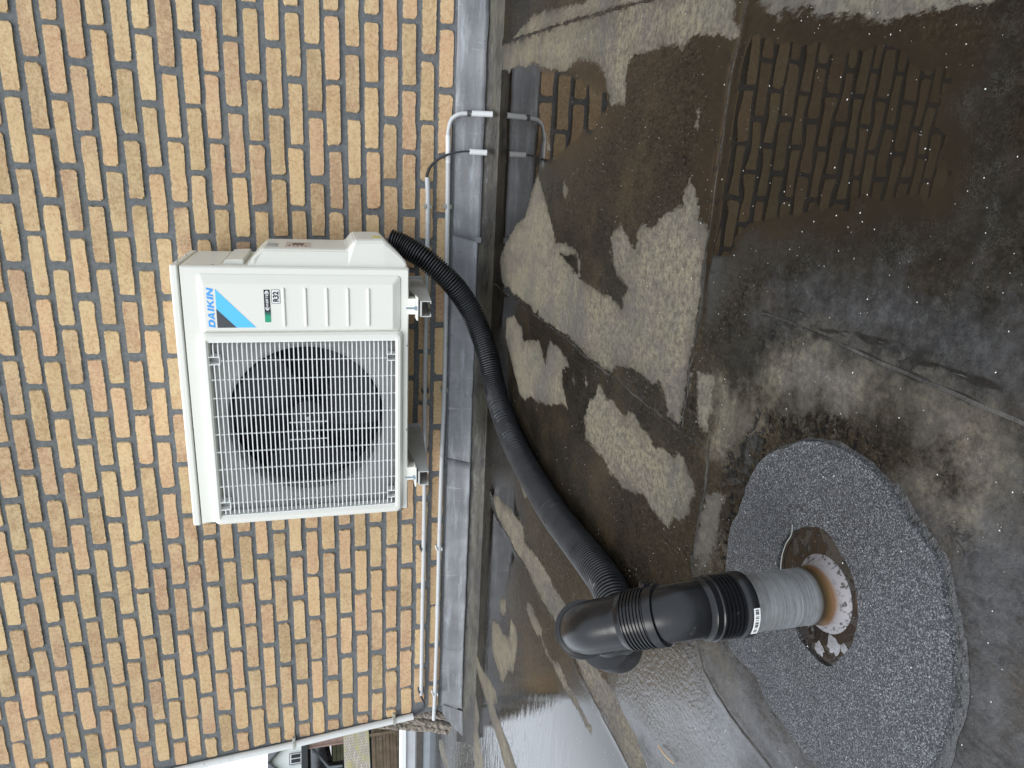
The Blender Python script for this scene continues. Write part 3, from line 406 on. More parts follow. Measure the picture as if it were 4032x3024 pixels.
def ribbon(P, wd, ht, seed, mat='seam'):
    Q = densify(P); V, Fc = [], []
    for i, p in enumerate(Q):
        d = (Q[min(i + 1, len(Q) - 1)] - Q[max(i - 1, 0)]).normalized(); nn = Vector((-d.y, d.x, 0)); p = p + nn * .003 * mnoise.noise(p * 28 + Vector((seed, 0, 0)))
        a = wd * (.35 + .5 * abs(mnoise.noise(p * 45 + Vector((0, seed, 0)))) + .35 * mnoise.noise(p * 160)); b = wd * (.35 + .6 * abs(mnoise.noise(p * 38 + Vector((seed, 7, 0)))) + .35 * mnoise.noise(p * 150 + Vector((3, 3, 3)))); h_ = ht * (.7 + .5 * mnoise.noise(p * 60))
        V += [tuple(p - nn * a + Vector((0, 0, .0005))), tuple(p - nn * a * .8 + Vector((0, 0, .002 + h_))), tuple(p + nn * b * .8 + Vector((0, 0, .0012 + h_ * .6))), tuple(p + nn * b + Vector((0, 0, -.0005)))]
    for i in range(len(Q) - 1):
        for k in range(3): Fc.append((4 * i + k, 4 * i + k + 1, 4 * i + 5 + k, 4 * i + 4 + k))
    return tag(mesh_obj('felt_seam', V, Fc, mat), kind='structure')
for k_, wd, ht in (('S1', .006, .0010), ('S2', .0075, .0022), ('S3', .006, .0014), ('S4b', .0028, .0012), ('S5', .006, .0014), ('S6', .006, .0025)): ribbon(SEAM[k_], wd, ht, sum(map(ord, k_)))
A_, B_ = densify(SEAM['S4'], .012), densify(SEAM['S4b'], .012); V, Fc = [], []; n = 90
for i in range(n):
    a = A_[int(i / (n - 1) * (len(A_) - 1))]; b = B_[int(i / (n - 1) * (len(B_) - 1))]; d = (b - a).normalized()
    a = a + d * .0012 * mnoise.noise(a * 120); b = b + d * .003 * mnoise.noise(b * 90); st = .0045 + .0012 * mnoise.noise(a * 30) - (.0015 if int(i / 7 + 2 * mnoise.noise(a * 9)) % 3 == 0 else 0)
    V += [tuple(a - d * .004 + Vector((0, 0, .001))), tuple(a - d * .0025 + Vector((0, 0, .0062))), tuple(a + d * .002 + Vector((0, 0, .0058))), tuple(a + d * .003 + Vector((0, 0, st))), tuple(b - d * .001 + Vector((0, 0, st))), tuple(b + Vector((0, 0, .0005)))]
for i in range(n - 1):
    for k in range(5): Fc.append((6 * i + k, 6 * i + k + 1, 6 * i + 7 + k, 6 * i + 6 + k))
tag(mesh_obj('felt_lap', V, Fc, 'lap'), kind='structure')
tag(boxo('roof_deck', (-9, 2.5, -4.2, 1.27, -.30, -.012), 'mortar'), kind='structure')
g = mesh_obj('ground', [(-400, -400, -2.9), (400, -400, -2.9), (400, 400, -2.9), (-400, 400, -2.9)], [(0, 1, 2, 3)], 'grass'); tag(g, kind='structure')
tag(boxo('storey_below', (-8.9, 2.4, -4.1, 1.2, -2.9, -.30), 'mortar'), kind='structure')

# ---- brick wall
HC, LB = .0669166, .22
def xedge(z): return -2.898 - .0925 * max(0, z - .2)          # the corner leans a little
ZT = 7.0
wall = empty('brick_wall', (-1.4, 0, 0), 'yellow brick house wall with dark grey mortar joints behind the air conditioner', 'wall')
def wl_(p): return (p[0] + 1.4, p[1], p[2])
bm = bmesh.new(); prism(bm, [(xedge(.0) + 1.4, .02), (2.4 + 1.4, .02), (2.4 + 1.4, ZT), (xedge(ZT) + 1.4, ZT)], 'y', .0, .22)
core = bm_obj('mortar', bm, 'mortar', wall)
def brick_mesh(seed, w, h=.0510):
    rr = random.Random(seed); a, b = w / 2, h / 2; c4 = [rr.uniform(.003, .011) for _ in range(4)]
    a += rr.uniform(-.002, .0012); b += rr.uniform(-.0016, .0010)
    base_ = [(-a + c4[0], -b), (-a * .5, -b), (0, -b), (a * .5, -b), (a - c4[1], -b), (a, -b + c4[1] * .8), (a, 0), (a, b - c4[2] * .8), (a - c4[2], b), (a * .5, b), (0, b), (-a * .5, b), (-a + c4[3], b), (-a, b - c4[3] * .8), (-a, 0), (-a, -b + c4[0] * .8)]
    out = [(x + rr.gauss(0, .0017), z + rr.gauss(0, .0013)) for x, z in base_]; d = .0045 + rr.uniform(-.0012, .0022)
    v = [(x, .002, z) for x, z in out] + [(x * (1 - .006 / w) - math.copysign(.0012, x), -d, z - math.copysign(.0018, z)) for x, z in out]
    n = len(out); f = [tuple(range(n, 2 * n))] + [(i, (i + 1) % n, n + (i + 1) % n, n + i) for i in range(n)]
    me = bpy.data.meshes.new('brick'); me.from_pydata(v, [], [tuple(q) for q in f]); me.materials.append(M['brick']); me.update(); return me
FULL = [brick_mesh(i, .2050) for i in range(36)]
cands = []
fwc = fw
def pix(P):
    q = Vector(P) - CAM; z = q.dot(fw)
    if z < .1: return None
    return (q.dot(dn) / z * 2728.2 + 2016, 1512 - q.dot(rt) / z * 2728.2)
for c in range(-82, 23):
    z = 1.6 - c * HC
    if z < .08 or z > ZT - .03: continue
    xe = xedge(z) + .006; j = -11 + (0 if c % 2 == 0 else .5)
    rc = random.Random(c)
    while True:
        x1 = -LB * j - .0085 + rc.uniform(-.0055, .0045); x0 = -LB * (j + 1) + .0085 + rc.uniform(-.0045, .0055)
        if x1 < xe + .03: break
        cut = x0 < xe; x0 = max(x0, xe); zz = z + rc.uniform(-.0030, .0030)
        cx, w_ = (x0 + x1) / 2, x1 - x0; p = pix((cx, 0, zz)); vis = p and -60 < p[0] < 4092 and -140 < p[1] < 3164
        behind = -1.50 < cx < -.80 and .46 < zz < 1.02
        cands.append([(Vector((cx, 0, zz)) - CAM).length + (0 if vis and not behind else 100) , cx, zz, w_, cut or abs(w_ - .2035) > .0042])
        j += 1
cands.sort(); V_, F_, TN = [], [], []
for i, (dd, cx, zz, w_, odd) in enumerate(cands):
    me = brick_mesh(i + 100, w_) if odd else FULL[random.randrange(36)]
    if i < 300 and dd < 90:
        o = link('brick', me, None, wall); o.location = (cx + 1.4, 0, zz); o.rotation_euler = (random.uniform(-.012, .012), random.uniform(-.006, .006) + (math.pi if random.random() < .5 and not odd else 0), random.uniform(-.006, .006)); o.location.y -= random.uniform(0, .0015)
    else:
        b0 = len(V_); V_ += [(v.co.x + cx + 1.4, v.co.y, v.co.z + zz) for v in me.vertices]; F_ += [tuple(b0 + k for k in p.vertices) for p in me.polygons]; TN += [.01 + .98 * random.random()] * len(me.vertices)
me = bpy.data.meshes.new('brick_field'); me.from_pydata(V_, [], F_); a = me.attributes.new('tint', 'FLOAT', 'POINT'); a.data.foreach_set('value', TN)
tag(link('brick_field', me, 'brick', wall), kind='stuff')
# mortar fillet above the lead
bm = bmesh.new(); box(bm, xedge(.16) + 1.4, 2.4 + 1.4, -.006, .004, .135, .166); bm_obj('mortar_fillet', bm, 'mortar', wall)

# ---- lead flashing in overlapping lengths
lead = empty('lead_flashing', (-1.4, 0, .1), 'grey lead flashing strip in overlapping lengths along the foot of the brick wall', 'flashing')
def lead_piece(x0, x1, lift, pts=None, seed=0, zb0=.050, zb1=.052):
    rr = random.Random(seed); n = max(4, int((x1 - x0) / .035)); V, Fc = [], []
    rows = [(.158, -.004), (.152, -.0085), (.12, -.0095), (.09, -.0105), (.064, -.013), (.0, -.018)]
    for i in range(n + 1):
        x = x0 + (x1 - x0) * i / n; zb = zb0 + (zb1 - zb0) * i / n + .0022 * mnoise.noise((x * 9, seed, 0)) * 2
        for k, (z, y) in enumerate(rows):
            zz = zb if k == 5 else z + .002 * mnoise.noise((x * 7, k, seed)); sk = (.158 - zz) * .30 if i in (0, n) else 0
            if i == 0: xx = x - (.158 - zz) * .25
            elif i == n: xx = x - (.158 - zz) * .25
            else: xx = x - (.158 - zz) * .25
            V.append((xx + 1.4, y - lift + .0022 * mnoise.noise((x * 11, z * 40, seed + 5)), zz - .1))
    m = len(rows)
    for i in range(n):
        for k in range(m - 1): Fc.append((i * m + k, i * m + k + 1, (i + 1) * m + k + 1, (i + 1) * m + k))
    o = mesh_obj('lead_sheet', V, Fc, 'lead', lead, True); md = o.modifiers.new('t', 'SOLIDIFY'); md.thickness = .0022; md.offset = 1
    return o
lead_piece(-.625, .62, .004, seed=1, zb0=.050, zb1=.047); lead_piece(.60, 2.4, .001, seed=9)
lead_piece(-1.60, -.610, .001, seed=2, zb0=.056, zb1=.058); lead_piece(-2.545, -1.575, .004, seed=3, zb0=.058, zb1=.055)
lead_piece(-2.885, -2.525, .0012, seed=4, zb0=.055, zb1=.058)
bm = bmesh.new(); prism(bm, [(-2.875, .146), (-2.885, .156), (-2.925, .150), (-3.02, .095), (-3.085, .045), (-2.93, .052)], 'y', -.016, -.0125)
for v in bm.verts: v.co.x += 1.4; v.co.z -= .1
bm_obj('lead_sheet', bm, 'lead', lead)
bm = bmesh.new(); box(bm, -.655 + 1.4, -.632 + 1.4, -.026, -.018, .044 - .1, .066 - .1, .003); bm_obj('lead_fold', bm, 'lead', lead)
# ---- felt upstand below the lead
n = 260; V, Fc = [], []
for i in range(n + 1):
    x = -3.12 + (2.4 + 3.12) * i / n; q = mnoise.noise((x * 2.3, 0, 3)) ; r_ = mnoise.noise((x * 13, 1, 3))
    prof = [(-.007, .075), (-.013, .050), (-.022 - .006 * q, .034 + .004 * r_), (-.040 - .012 * q, .016 + .003 * r_), (-.058 - .014 * q - .004 * r_, .004), (-.066 - .016 * q - .006 * r_, -.006)]
    V += [(x, y, z) for y, z in prof]
for i in range(n):
    for k in range(5): Fc.append((i * 6 + k, i * 6 + k + 1, i * 6 + k + 7, i * 6 + k + 6))
tag(mesh_obj('roof_upstand', V, Fc, 'upstand', None, True), kind='structure')
# ---- corner: two crumbling strips of mortar
cr = empty('crumbling_mortar_strips', (-3.0, .03, .1), 'two crumbling brown mortar strips at the foot of the wall corner above the lead', 'mortar strips')
def lump(name, pts, r, seed):
    p = catmull([Vector(q) - Vector((-3.0, .03, .1)) for q in pts], 10); bm = bmesh.new(); sweep(bm, p, r, 14)
    for v in bm.verts:
        v.co += Vector((mnoise.noise(v.co * 60 + Vector((seed, 0, 0))), mnoise.noise(v.co * 60 + Vector((0, seed, 9))), mnoise.noise(v.co * 50))) * .008
    bm_obj(name, bm, 'rubble', cr)
lump('mortar_strip', [(-2.965, .045, .385), (-2.99, .04, .28), (-3.02, .03, .18), (-3.045, .02, .105)], .019, 1)
lump('mortar_strip', [(-2.995, .06, .475), (-3.03, .055, .33), (-3.06, .05, .2), (-3.10, .05, .105)], .021, 4)
lump('mortar_strip', [(-2.925, .02, .30), (-2.945, .014, .2), (-2.965, .01, .14)], .019, 7)

# ================================================================ AIR CONDITIONER
XR, XL, ZB, ZT_, YF, YB = -.703, -1.590, .374, 1.106, -.420, -.046
AO = Vector(((XR + XL) / 2, -.23, ZB))
ac = empty('air_conditioner', AO, 'ivory air conditioning outdoor unit with fan grille and blue logo hung on the brick wall', 'air conditioner')
def A(name, bm, mat, parent=None, smooth=False):
    for v in bm.verts: v.co -= AO
    return bm_obj(name, bm, mat, parent or ac, smooth)
def abox(name, b, mat, bev=0, parent=None, seg=2):
    bm = bmesh.new(); box(bm, *b, bev, seg); return A(name, bm, mat, parent)
GX0, GX1, GZ0, GZ1 = -1.558, -.941, .4215, 1.0115
# casing: outer shell swept as a rounded loop, with a front that has the grille opening
def loop_rect(x0, x1, z0, z1, r, n=5):
    P = []
    for cx, cz, a0 in ((x1 - r, z1 - r, 0), (x0 + r, z1 - r, 90), (x0 + r, z0 + r, 180), (x1 - r, z0 + r, 270)):
        P += [(cx + r * math.cos(R(a0 + 90 * k / n)), cz + r * math.sin(R(a0 + 90 * k / n))) for k in range(n + 1)]
    return P
def shell(bm, loops):
    # loops: list of (points2d, y) with the same count, joined in order
    rings = [[bm.verts.new((p[0], y, p[1])) for p in P] for P, y in loops]; n = len(rings[0])
    for a, b in zip(rings, rings[1:]):
        for k in range(n): bm.faces.new((a[k], a[(k + 1) % n], b[(k + 1) % n], b[k]))
    return rings
bm = bmesh.new(); zl = 1.0795
outer = [(loop_rect(XL, XR, ZB, zl, .004), YB), (loop_rect(XL, XR, ZB, zl, .004), YF + .012), (loop_rect(XL + .0015, XR - .0015, ZB + .0015, zl - .0005, .005), YF + .005), (loop_rect(XL + .006, XR - .006, ZB + .005, zl - .002, .006), YF), (loop_rect(GX0 - .034, GX1 + .030, GZ0 - .028, GZ1 + .028, .02), YF), (loop_rect(GX0 - .030, GX1 + .026, GZ0 - .024, GZ1 + .024, .02), YF - .012), (loop_rect(GX0 - .022, GX1 + .018, GZ0 - .016, GZ1 + .016, .016), YF - .019), (loop_rect(GX0 - .010, GX1 + .008, GZ0 - .006, GZ1 + .006, .006), YF - .020), (loop_rect(GX0, GX1, GZ0, GZ1, .004), YF - .016), (loop_rect(GX0, GX1, GZ0, GZ1, .004), YF + .03)]
rg = shell(bm, outer); bm.faces.new(rg[0]); A('casing', bm, 'paint', smooth=False)
bm = bmesh.new(); box(bm, XL - .002, XR + .002, YF - .003, YB + .004, 1.0815, ZT_, .006, 3); A('lid', bm, 'paint_lid')
# raised panel on the right of the front
bm = bmesh.new(); X0, X1, Z0, Z1 = -.9155, -.7255, .401, 1.033
rg = shell(bm, [(loop_rect(X0, X1, Z0, Z1, .012), YF + .001), (loop_rect(X0 + .003, X1 - .004, Z0 + .004, Z1 - .004, .012), YF - .003), (loop_rect(X0 + .011, X1 - .028, Z0 + .027, Z1 - .016, .006), YF - .0125), (loop_rect(X0 + .014, X1 - .031, Z0 + .030, Z1 - .019, .005), YF - .0135)])
bm.faces.new(rg[-1]); fp = A('front_panel', bm, 'paint')
PY = YF - .0135
for k in range(5):
    z = .7765 - .0667 * k; bm = bmesh.new()
    L = []
    for s_, yy in ((0, .0005), (0, -.0018), (.0022, -.0036)):
        L.append(([(x, zz) for x, zz in loop_rect(-.894 + s_, -.768 - s_, z - .0045 + s_, z + .0045 - s_, .0044 - s_ * .98, 4)], PY + yy))
    rg = shell(bm, L); bm.faces.new(rg[-1]); A('panel_rib', bm, 'paint', smooth=True)
# printed badge: letters, triangle, inverter strip, refrigerant box
def flat(name, pts, y, mat, parent=None):
    bm = bmesh.new(); bm.faces.new([bm.verts.new((p[0], y, p[1])) for p in pts]); 
    bmesh.ops.triangulate(bm, faces=bm.faces[:])
    return A(name, bm, mat, parent)
b0 = Vector((-.8957, .9852)); LW, LH = .1290, .0192
sk = .0042
def lp(u, v): return (b0.x + u + sk * v, b0.y + .0009 * 0 + v * LH)
lw = .0062
badge = flat('badge_triangle', [(-.8958, .9788), (-.7720, .9788), (-.8958, .8640)], PY - .0006, 'cyan')
flat('badge_corner', [(-.8958, .9790), (-.8350, .9790), (-.8958, .9222)], PY - .0010, 'charcoal', None)
def letter(ch, u0, w_):
    P = {'I': [[(0, 0), (1, 0), (1, 1), (0, 1)]],
         'D': [[(0, 0), (.62, 0), (.85, .1), (1, .32), (1, .68), (.85, .9), (.62, 1), (0, 1), (0, .77), (.5, .77), (.66, .66), (.68, .5), (.66, .34), (.5, .23), (.3, .23), (.3, .77), (0, .77)]],
         'A': [[(0, 0), (.27, 0), (.36, .22), (.66, .22), (.5, .72), (.38, 1), (.62, 1), (1, 0), (.74, 0), (.66, .22)]],
         'K': [[(0, 0), (.28, 0), (.28, 1), (0, 1)], [(.25, .28), (.40, .45), (.74, 0), (1.08, 0), (.60, .62), (1.0, 1), (.70, 1), (.25, .58)]],
         'N': [[(0, 0), (.25, 0), (.25, 1), (0, 1)], [(.75, 0), (1, 0), (1, 1), (.75, 1)], [(.25, 1), (.25, .60), (.75, 0), (.75, .40)]]}[ch]
    if ch == 'A': P = [[(0, 0), (.27, 0), (.345, .2), (.345, .2), (.50, .74), (.50, 1), (.36, 1)], [(.50, 1), (.50, .74), (.655, .2), (.73, 0), (1, 0), (.64, 1)], [(.33, .18), (.67, .18), (.61, .38), (.39, .38)]]
    if ch == 'D': P = [[(0, 0), (.28, 0), (.28, 1), (0, 1)], [(.28, 0), (.62, 0), (.58, .22), (.28, .22)], [(.28, .78), (.58, .78), (.62, 1), (.28, 1)], [(.62, 0), (.88, .1), (1, .35), (1, .65), (.88, .9), (.62, 1), (.58, .78), (.72, .64), (.72, .36), (.58, .22)]]
    for q, pl in enumerate(P):
        pl = [p for i, p in enumerate(pl) if i == 0 or p != pl[i - 1]]
        bmL.append([lp(u0 + x * w_, y) for x, y in pl])
for ch, u0, w_ in (('D', 0, .0235), ('A', .0250, .0225), ('I', .0520, .0070), ('K', .0625, .0225), ('I', .0890, .0070), ('N', .0990, .0245)):
    bmL = []; letter(ch, u0, w_); bm = bmesh.new()
    for i, pl in enumerate(bmL): bm.faces.new([bm.verts.new((p[0], PY - .0006 - .00004 * i, p[1])) for p in pl])
    bmesh.ops.triangulate(bm, faces=bm.faces[:]); A('badge_letter', bm, 'blue')
flat('inverter_strip', [(-.8789, .8175), (-.8435, .8175), (-.8435, .8359), (-.8789, .8359)], PY - .0006, 'green')
o = flat('inverter_strip', [(-.8435, .8175), (-.7739, .8175), (-.7739, .8359), (-.8435, .8359)], PY - .0006, 'black')
bm = bmesh.new(); bm.faces.new([bm.verts.new(p) for p in ((-.0155, 0, -.0092), (.0, 0, -.0092), (.0, 0, .0092), (-.0155, 0, .0092))]); o = bm_obj('inverter_strip', bm, 'fade', ac); o.location = Vector((-.8430, PY - .0011, .8267)) - AO
def text(s_, cx, cz, w_, h, mat, off, shear=0, y=PY - .0015):
    cu = bpy.data.curves.new('t', 'FONT'); cu.body = s_; cu.align_x = 'CENTER'; cu.align_y = 'CENTER'; cu.offset = off; cu.shear = shear; cu.resolution_u = 3
    to = bpy.data.objects.new('t', cu); me = bpy.data.meshes.new_from_object(to); bpy.data.objects.remove(to)
    co = np.array([v.co[:] for v in me.vertices]); mn, mx = co.min(0), co.max(0)
    for v in me.vertices:
        v.co = Vector(((v.co.x - (mn[0] + mx[0]) / 2) / (mx[0] - mn[0]) * w_ + cx, y, (v.co.y - (mn[1] + mx[1]) / 2) / (mx[1] - mn[1]) * h + cz)) - AO
    me.materials.clear(); o = link('lettering', me, mat, ac); return o
text('INVERTER', -.8086, .8268, .0545, .0072, 'white', .018, .25)
for sgn, cx in ((1, -.8405), (-1, -.7768)):      # lens-shaped ends round the word
    P = []
    for k in range(9): a = R(-78 + 156 * k / 8); P.append((cx + sgn * (.0125 - .0125 * math.cos(a)), .8268 + .0068 * math.sin(a)))
    for k in range(9): a = R(78 - 156 * k / 8); P.append((cx + sgn * (.0128 - .0085 * math.cos(a)), .8268 + .0064 * math.sin(a) * .82))
    flat('inverter_mark', P, PY - .0016, 'white')
bm = bmesh.new(); o1 = loop_rect(-.8180, -.7737, .7868, .8132, .003); o2 = loop_rect(-.8169, -.7748, .7879, .8121, .0022)
a_ = [bm.verts.new((x, PY - .0010, z)) for x, z in o1]; b_ = [bm.verts.new((x, PY - .0010, z)) for x, z in o2]
for k in range(len(a_)): bm.faces.new((a_[k], a_[(k + 1) % len(a_)], b_[(k + 1) % len(a_)], b_[k]))
A('refrigerant_box', bm, 'black'); flat('refrigerant_label', o1, PY - .0005, 'white'); text('R32', -.7959, .8000, .0330, .0180, 'black', .035, 0)
# grille
for xa in (GX0 - .0035, GX1 - .0035): abox('grille_rim', (xa, xa + .007, YF - .0145, YF + .02, GZ0, GZ1), 'grille')
def slat_mesh(x0, x1, e0=True, e1=True):
    pts = []
    if e0: pts += [(x0, YF + .004), (x0 + .003, YF - .006), (x0 + .010, YF - .0165), (x0 + .020, YF - .0195)]
    else: pts += [(x0, YF - .0195)]
    if e1: pts += [(x1 - .020, YF - .0195), (x1 - .010, YF - .0165), (x1 - .003, YF - .006), (x1, YF + .004)]
    else: pts += [(x1, YF - .0195)]
    bm = bmesh.new(); h = .0018; rings = []
    for i, (x, y) in enumerate(pts): rings.append([bm.verts.new((x, y + dy, z)) for dy, z in ((0, -h * .75), (0, h * .75), (.0015, h), (.010, h * .6), (.010, -h * .6), (.0015, -h))])
    for a, b in zip(rings, rings[1:]):
        for k in range(6): bm.faces.new((a[k], a[(k + 1) % 6], b[(k + 1) % 6], b[k]))
    bm.faces.new(rings[0][::-1]); bm.faces.new(rings[-1]); bmesh.ops.recalc_face_normals(bm, faces=bm.faces); me = bpy.data.meshes.new('slat'); bm.to_mesh(me); bm.free(); me.materials.append(M['grille']); return me
NS = 40; pitch = (GZ1 - GZ0) / (NS + 1); full = slat_mesh(GX0, GX1)
pock = [(-1.017, -.990, GZ1 - .032, GZ1), (-1.014, -.990, GZ0, GZ0 + .029), (-1.533, -1.503, GZ1 - .032, GZ1), (-1.528, -1.500, GZ0, GZ0 + .029)]
for i in range(NS):
    z = GZ0 + pitch * (i + 1)
    if i < 2 or i >= NS - 2:
        pk = pock[1::2] if i < 2 else pock[0::2]; L_, R_ = pk[1], pk[0]
        for me in (slat_mesh(GX0, L_[0], True, False), slat_mesh(L_[1], R_[0], False, False), slat_mesh(R_[1], GX1, False, True)):
            o = link('slat', me, None, ac); o.location = Vector((0, 0, z)) - AO
    else:
        o = link('slat', full, None, ac); o.location = Vector((0, 0, z)) - AO
def strut(x, z0, z1):
    abox('strut', (x - .0007, x + .0007, YF - .015, YF - .006, z0, z1), 'grille')
for k in range(9):
    x = -1.0055 - .0631 * k; p0, p1 = GZ0, GZ1
    if k in (0,): p0, p1 = GZ0 + .029, GZ1 - .032
    if k == 8: p0, p1 = GZ0 + .029, GZ1 - .032
    strut(x, p0, p1)
strut(-1.226, .651, .777); strut(-1.288, .651, .777); 
for x0, x1, z0, z1 in pock:
    bm = bmesh.new(); t_ = .0022
    box(bm, x0, x0 + t_, YF - .019, YF + .02, z0, z1); box(bm, x1 - t_, x1, YF - .019, YF + .02, z0, z1); box(bm, x0 + t_, x1 - t_, YF - .019, YF + .02, z1 - t_ if z0 == GZ0 else z0, z1 if z0 == GZ0 else z0 + t_)
    A('fixing_pocket', bm, 'grille'); abox('pocket_floor', (x0 + t_, x1 - t_, YF + .010, YF + .02, z0 + t_, z1 - t_), 'inner_grey')
# shroud with round mouth, bell, fan, coil
FC = (-1.238, .718); FR = .262
bm = bmesh.new(); N = 64; circ = [(FC[0] + FR * math.cos(2 * math.pi * k / N + math.pi / 4), FC[1] + FR * math.sin(2 * math.pi * k / N + math.pi / 4)) for k in range(N)]
sq = []
for k in range(N):
    a = 2 * math.pi * k / N + math.pi / 4; dx, dz = math.cos(a), math.sin(a)
    s_ = min(((GX1 + .02 - FC[0]) / dx if dx > 1e-6 else (GX0 - .02 - FC[0]) / dx if dx < -1e-6 else 9), ((GZ1 + .02 - FC[1]) / dz if dz > 1e-6 else (GZ0 - .02 - FC[1]) / dz if dz < -1e-6 else 9)); sq.append((FC[0] + dx * s_, FC[1] + dz * s_))
mid = [(FC[0] + (p[0] - FC[0]) * 1.045, FC[1] + (p[1] - FC[1]) * 1.045) for p in circ]
mid = [(max(GX0 - .019, min(GX1 + .019, p[0])), max(GZ0 - .019, min(GZ1 + .019, p[1]))) for p in mid]
shell(bm, [(sq, YF + .034), (mid, YF + .036), (circ, YF + .046), ([(p[0], p[1]) for p in circ], YF + .14)]); A('fan_shroud', bm, 'inner_grey', smooth=False)
abox('coil', (XL + .02, GX1 + .03, YF + .20, YF + .21, ZB + .01, 1.06), 'cavity')
bm = bmesh.new()
box(bm, XL + .012, XR - .012, YF + .032, YF + .0335, ZB + .006, GZ0 + .004); A('inner_panel', bm, 'inner_grey')
fan = bm = bmesh.new(); bm.free()
fanc = Vector((FC[0], YF + .085, FC[1])) - AO
bm = bmesh.new(); prof = [(0, -.018), (.045, -.016), (.058, -.008), (.062, .03)]; rings = [[bm.verts.new((r * math.cos(2 * math.pi * k / 36), y, r * math.sin(2 * math.pi * k / 36))) for k in range(36)] for r, y in prof[1:]]
bm.faces.new(rings[0])
for a, b in zip(rings, rings[1:]):
    for k in range(36): bm.faces.new((a[k], a[(k + 1) % 36], b[(k + 1) % 36], b[k]))
fan = bm_obj('fan', bm, simple('fan_hub_plastic', (.03, .032, .036), .3), ac, True); fan.location = fanc
for q in range(3):
    V, Fc = [], []
    for i in range(9):
        r = .055 + (FR - .012 - .055) * i / 8; a0 = q * 120 + 8 + 16 * i / 8; a1 = a0 + 62 + 22 * i / 8
        for k in range(7):
            a = R(a0 + (a1 - a0) * k / 6); V.append((r * math.cos(a), -.004 + .050 * k / 6, r * math.sin(a)))
    for i in range(8):
        for k in range(6): Fc.append((i * 7 + k, i * 7 + k + 1, (i + 1) * 7 + k + 1, (i + 1) * 7 + k))
    mesh_obj('fan_blade', V, Fc, 'fan_dark', fan, True)
bm = bmesh.new(); sweep(bm, [Vector((0, -.017, 0)), Vector((0, -.026, 0)), Vector((0, -.030, 0))], [.010, .010, .007], 12); bm_obj('fan_nut', bm, 'screw', fan, True)
# screws on the casing
def screw(x, y, z, ax, r=.0042, parent=None):
    d = Vector(ax); P = Vector((x, y, z)) - AO; bm = bmesh.new(); sweep(bm, [P, P + d * .002, P + d * .0028], [r, r, r * .6], 12); bm_obj('screw', bm, 'screw', parent or ac, True)
for x, z in ((-.967, .383), (-1.275, .383)): screw(x, YF, z, (0, -1, 0), .0036)
for y, z in ((-.36, 1.094), (-.20, 1.094)): screw(XR + .002, y, z, (1, 0, 0))
for y, z in ((-.395, .985), (-.395, .60)): screw(XR - .001, y, z, (1, 0, 0), .005)
# pressed field and handle wedge on the upper side, then the valve cover
bm = bmesh.new(); prism(bm, [(.955, XR - .001), (.953, XR + .013), (.918, XR + .016), (.896, XR + .016), (.896, XR - .001)], 'y', -.375, -.09, .002)
for v in bm.verts: v.co = Vector((v.co.z, v.co.y, v.co.x))
A('side_handle', bm, 'paint')
bm = bmesh.new(); box(bm, XR, XR + .0015, -.385, -.09, .965, 1.066, .001, 1); A('side_pressing', bm, 'paint')
prof = [(.886, -.700, -.398), (.862, -.6735, -.392), (.838, -.6505, -.378), (.572, -.6485, -.378), (.548, -.618, -.372), (.452, -.6155, -.372), (.392, -.672, -.388), (.381, -.690, -.396)]
bm = bmesh.new(); rings = []
for z, xo, yf in prof:
    yi = -.402; rings.append([bm.verts.new(p) for p in ((XR - .001, yi, z), (xo - (xo - XR) * .10, yf, z), (xo, yf + .012 * min(1, (xo - XR) / .04), z), (xo, -.085, z), (XR - .001, -.065, z))])
for a, b in zip(rings, rings[1:]):
    for k in range(4): bm.faces.new((a[k], a[k + 1], b[k + 1], b[k]))
bm.faces.new(rings[0]); bm.faces.new(rings[-1][::-1]); bmesh.ops.recalc_face_normals(bm, faces=bm.faces)
es = [e for e in bm.edges if len(e.link_faces) == 2 and e.calc_face_angle(0) > .25]; bmesh.ops.bevel(bm, geom=es, offset=.004, segments=3, affect='EDGES')
cov = A('valve_cover', bm, 'paint', smooth=False)
abox('cover_pocket', (-.6515, -.6485, -.33, -.24, .795, .828), 'inner_grey'); lab = abox('warning_label', (-.6512, -.6482, -.34, -.20, .690, .770), 'labelbg')
for k in range(5): abox('label_line', (-.6480, -.6476, -.33, -.30 + .02 * (k % 3), .703 + .013 * k, .707 + .013 * k), 'label_ink')
abox('label_picture', (-.6480, -.6475, -.285, -.235, .712, .748), 'charcoal'); abox('yellow_label', (-.6165, -.6135, -.30, -.27, .458, .485), 'yellow')
# feet, rubber, bolt (feet belong to the unit)
def foot(x0, x1, xb):
    f = abox('foot', (x0, x1, -.455, -.40, .348, .353), 'paint_lid', .001); abox('foot_web', (x0 + .015, x1 - .010, -.425, -.38, .353, ZB + .004), 'paint_lid', .002)
    return f
foot(-.872, -.793, 0); foot(-1.485, -1.410, 0)

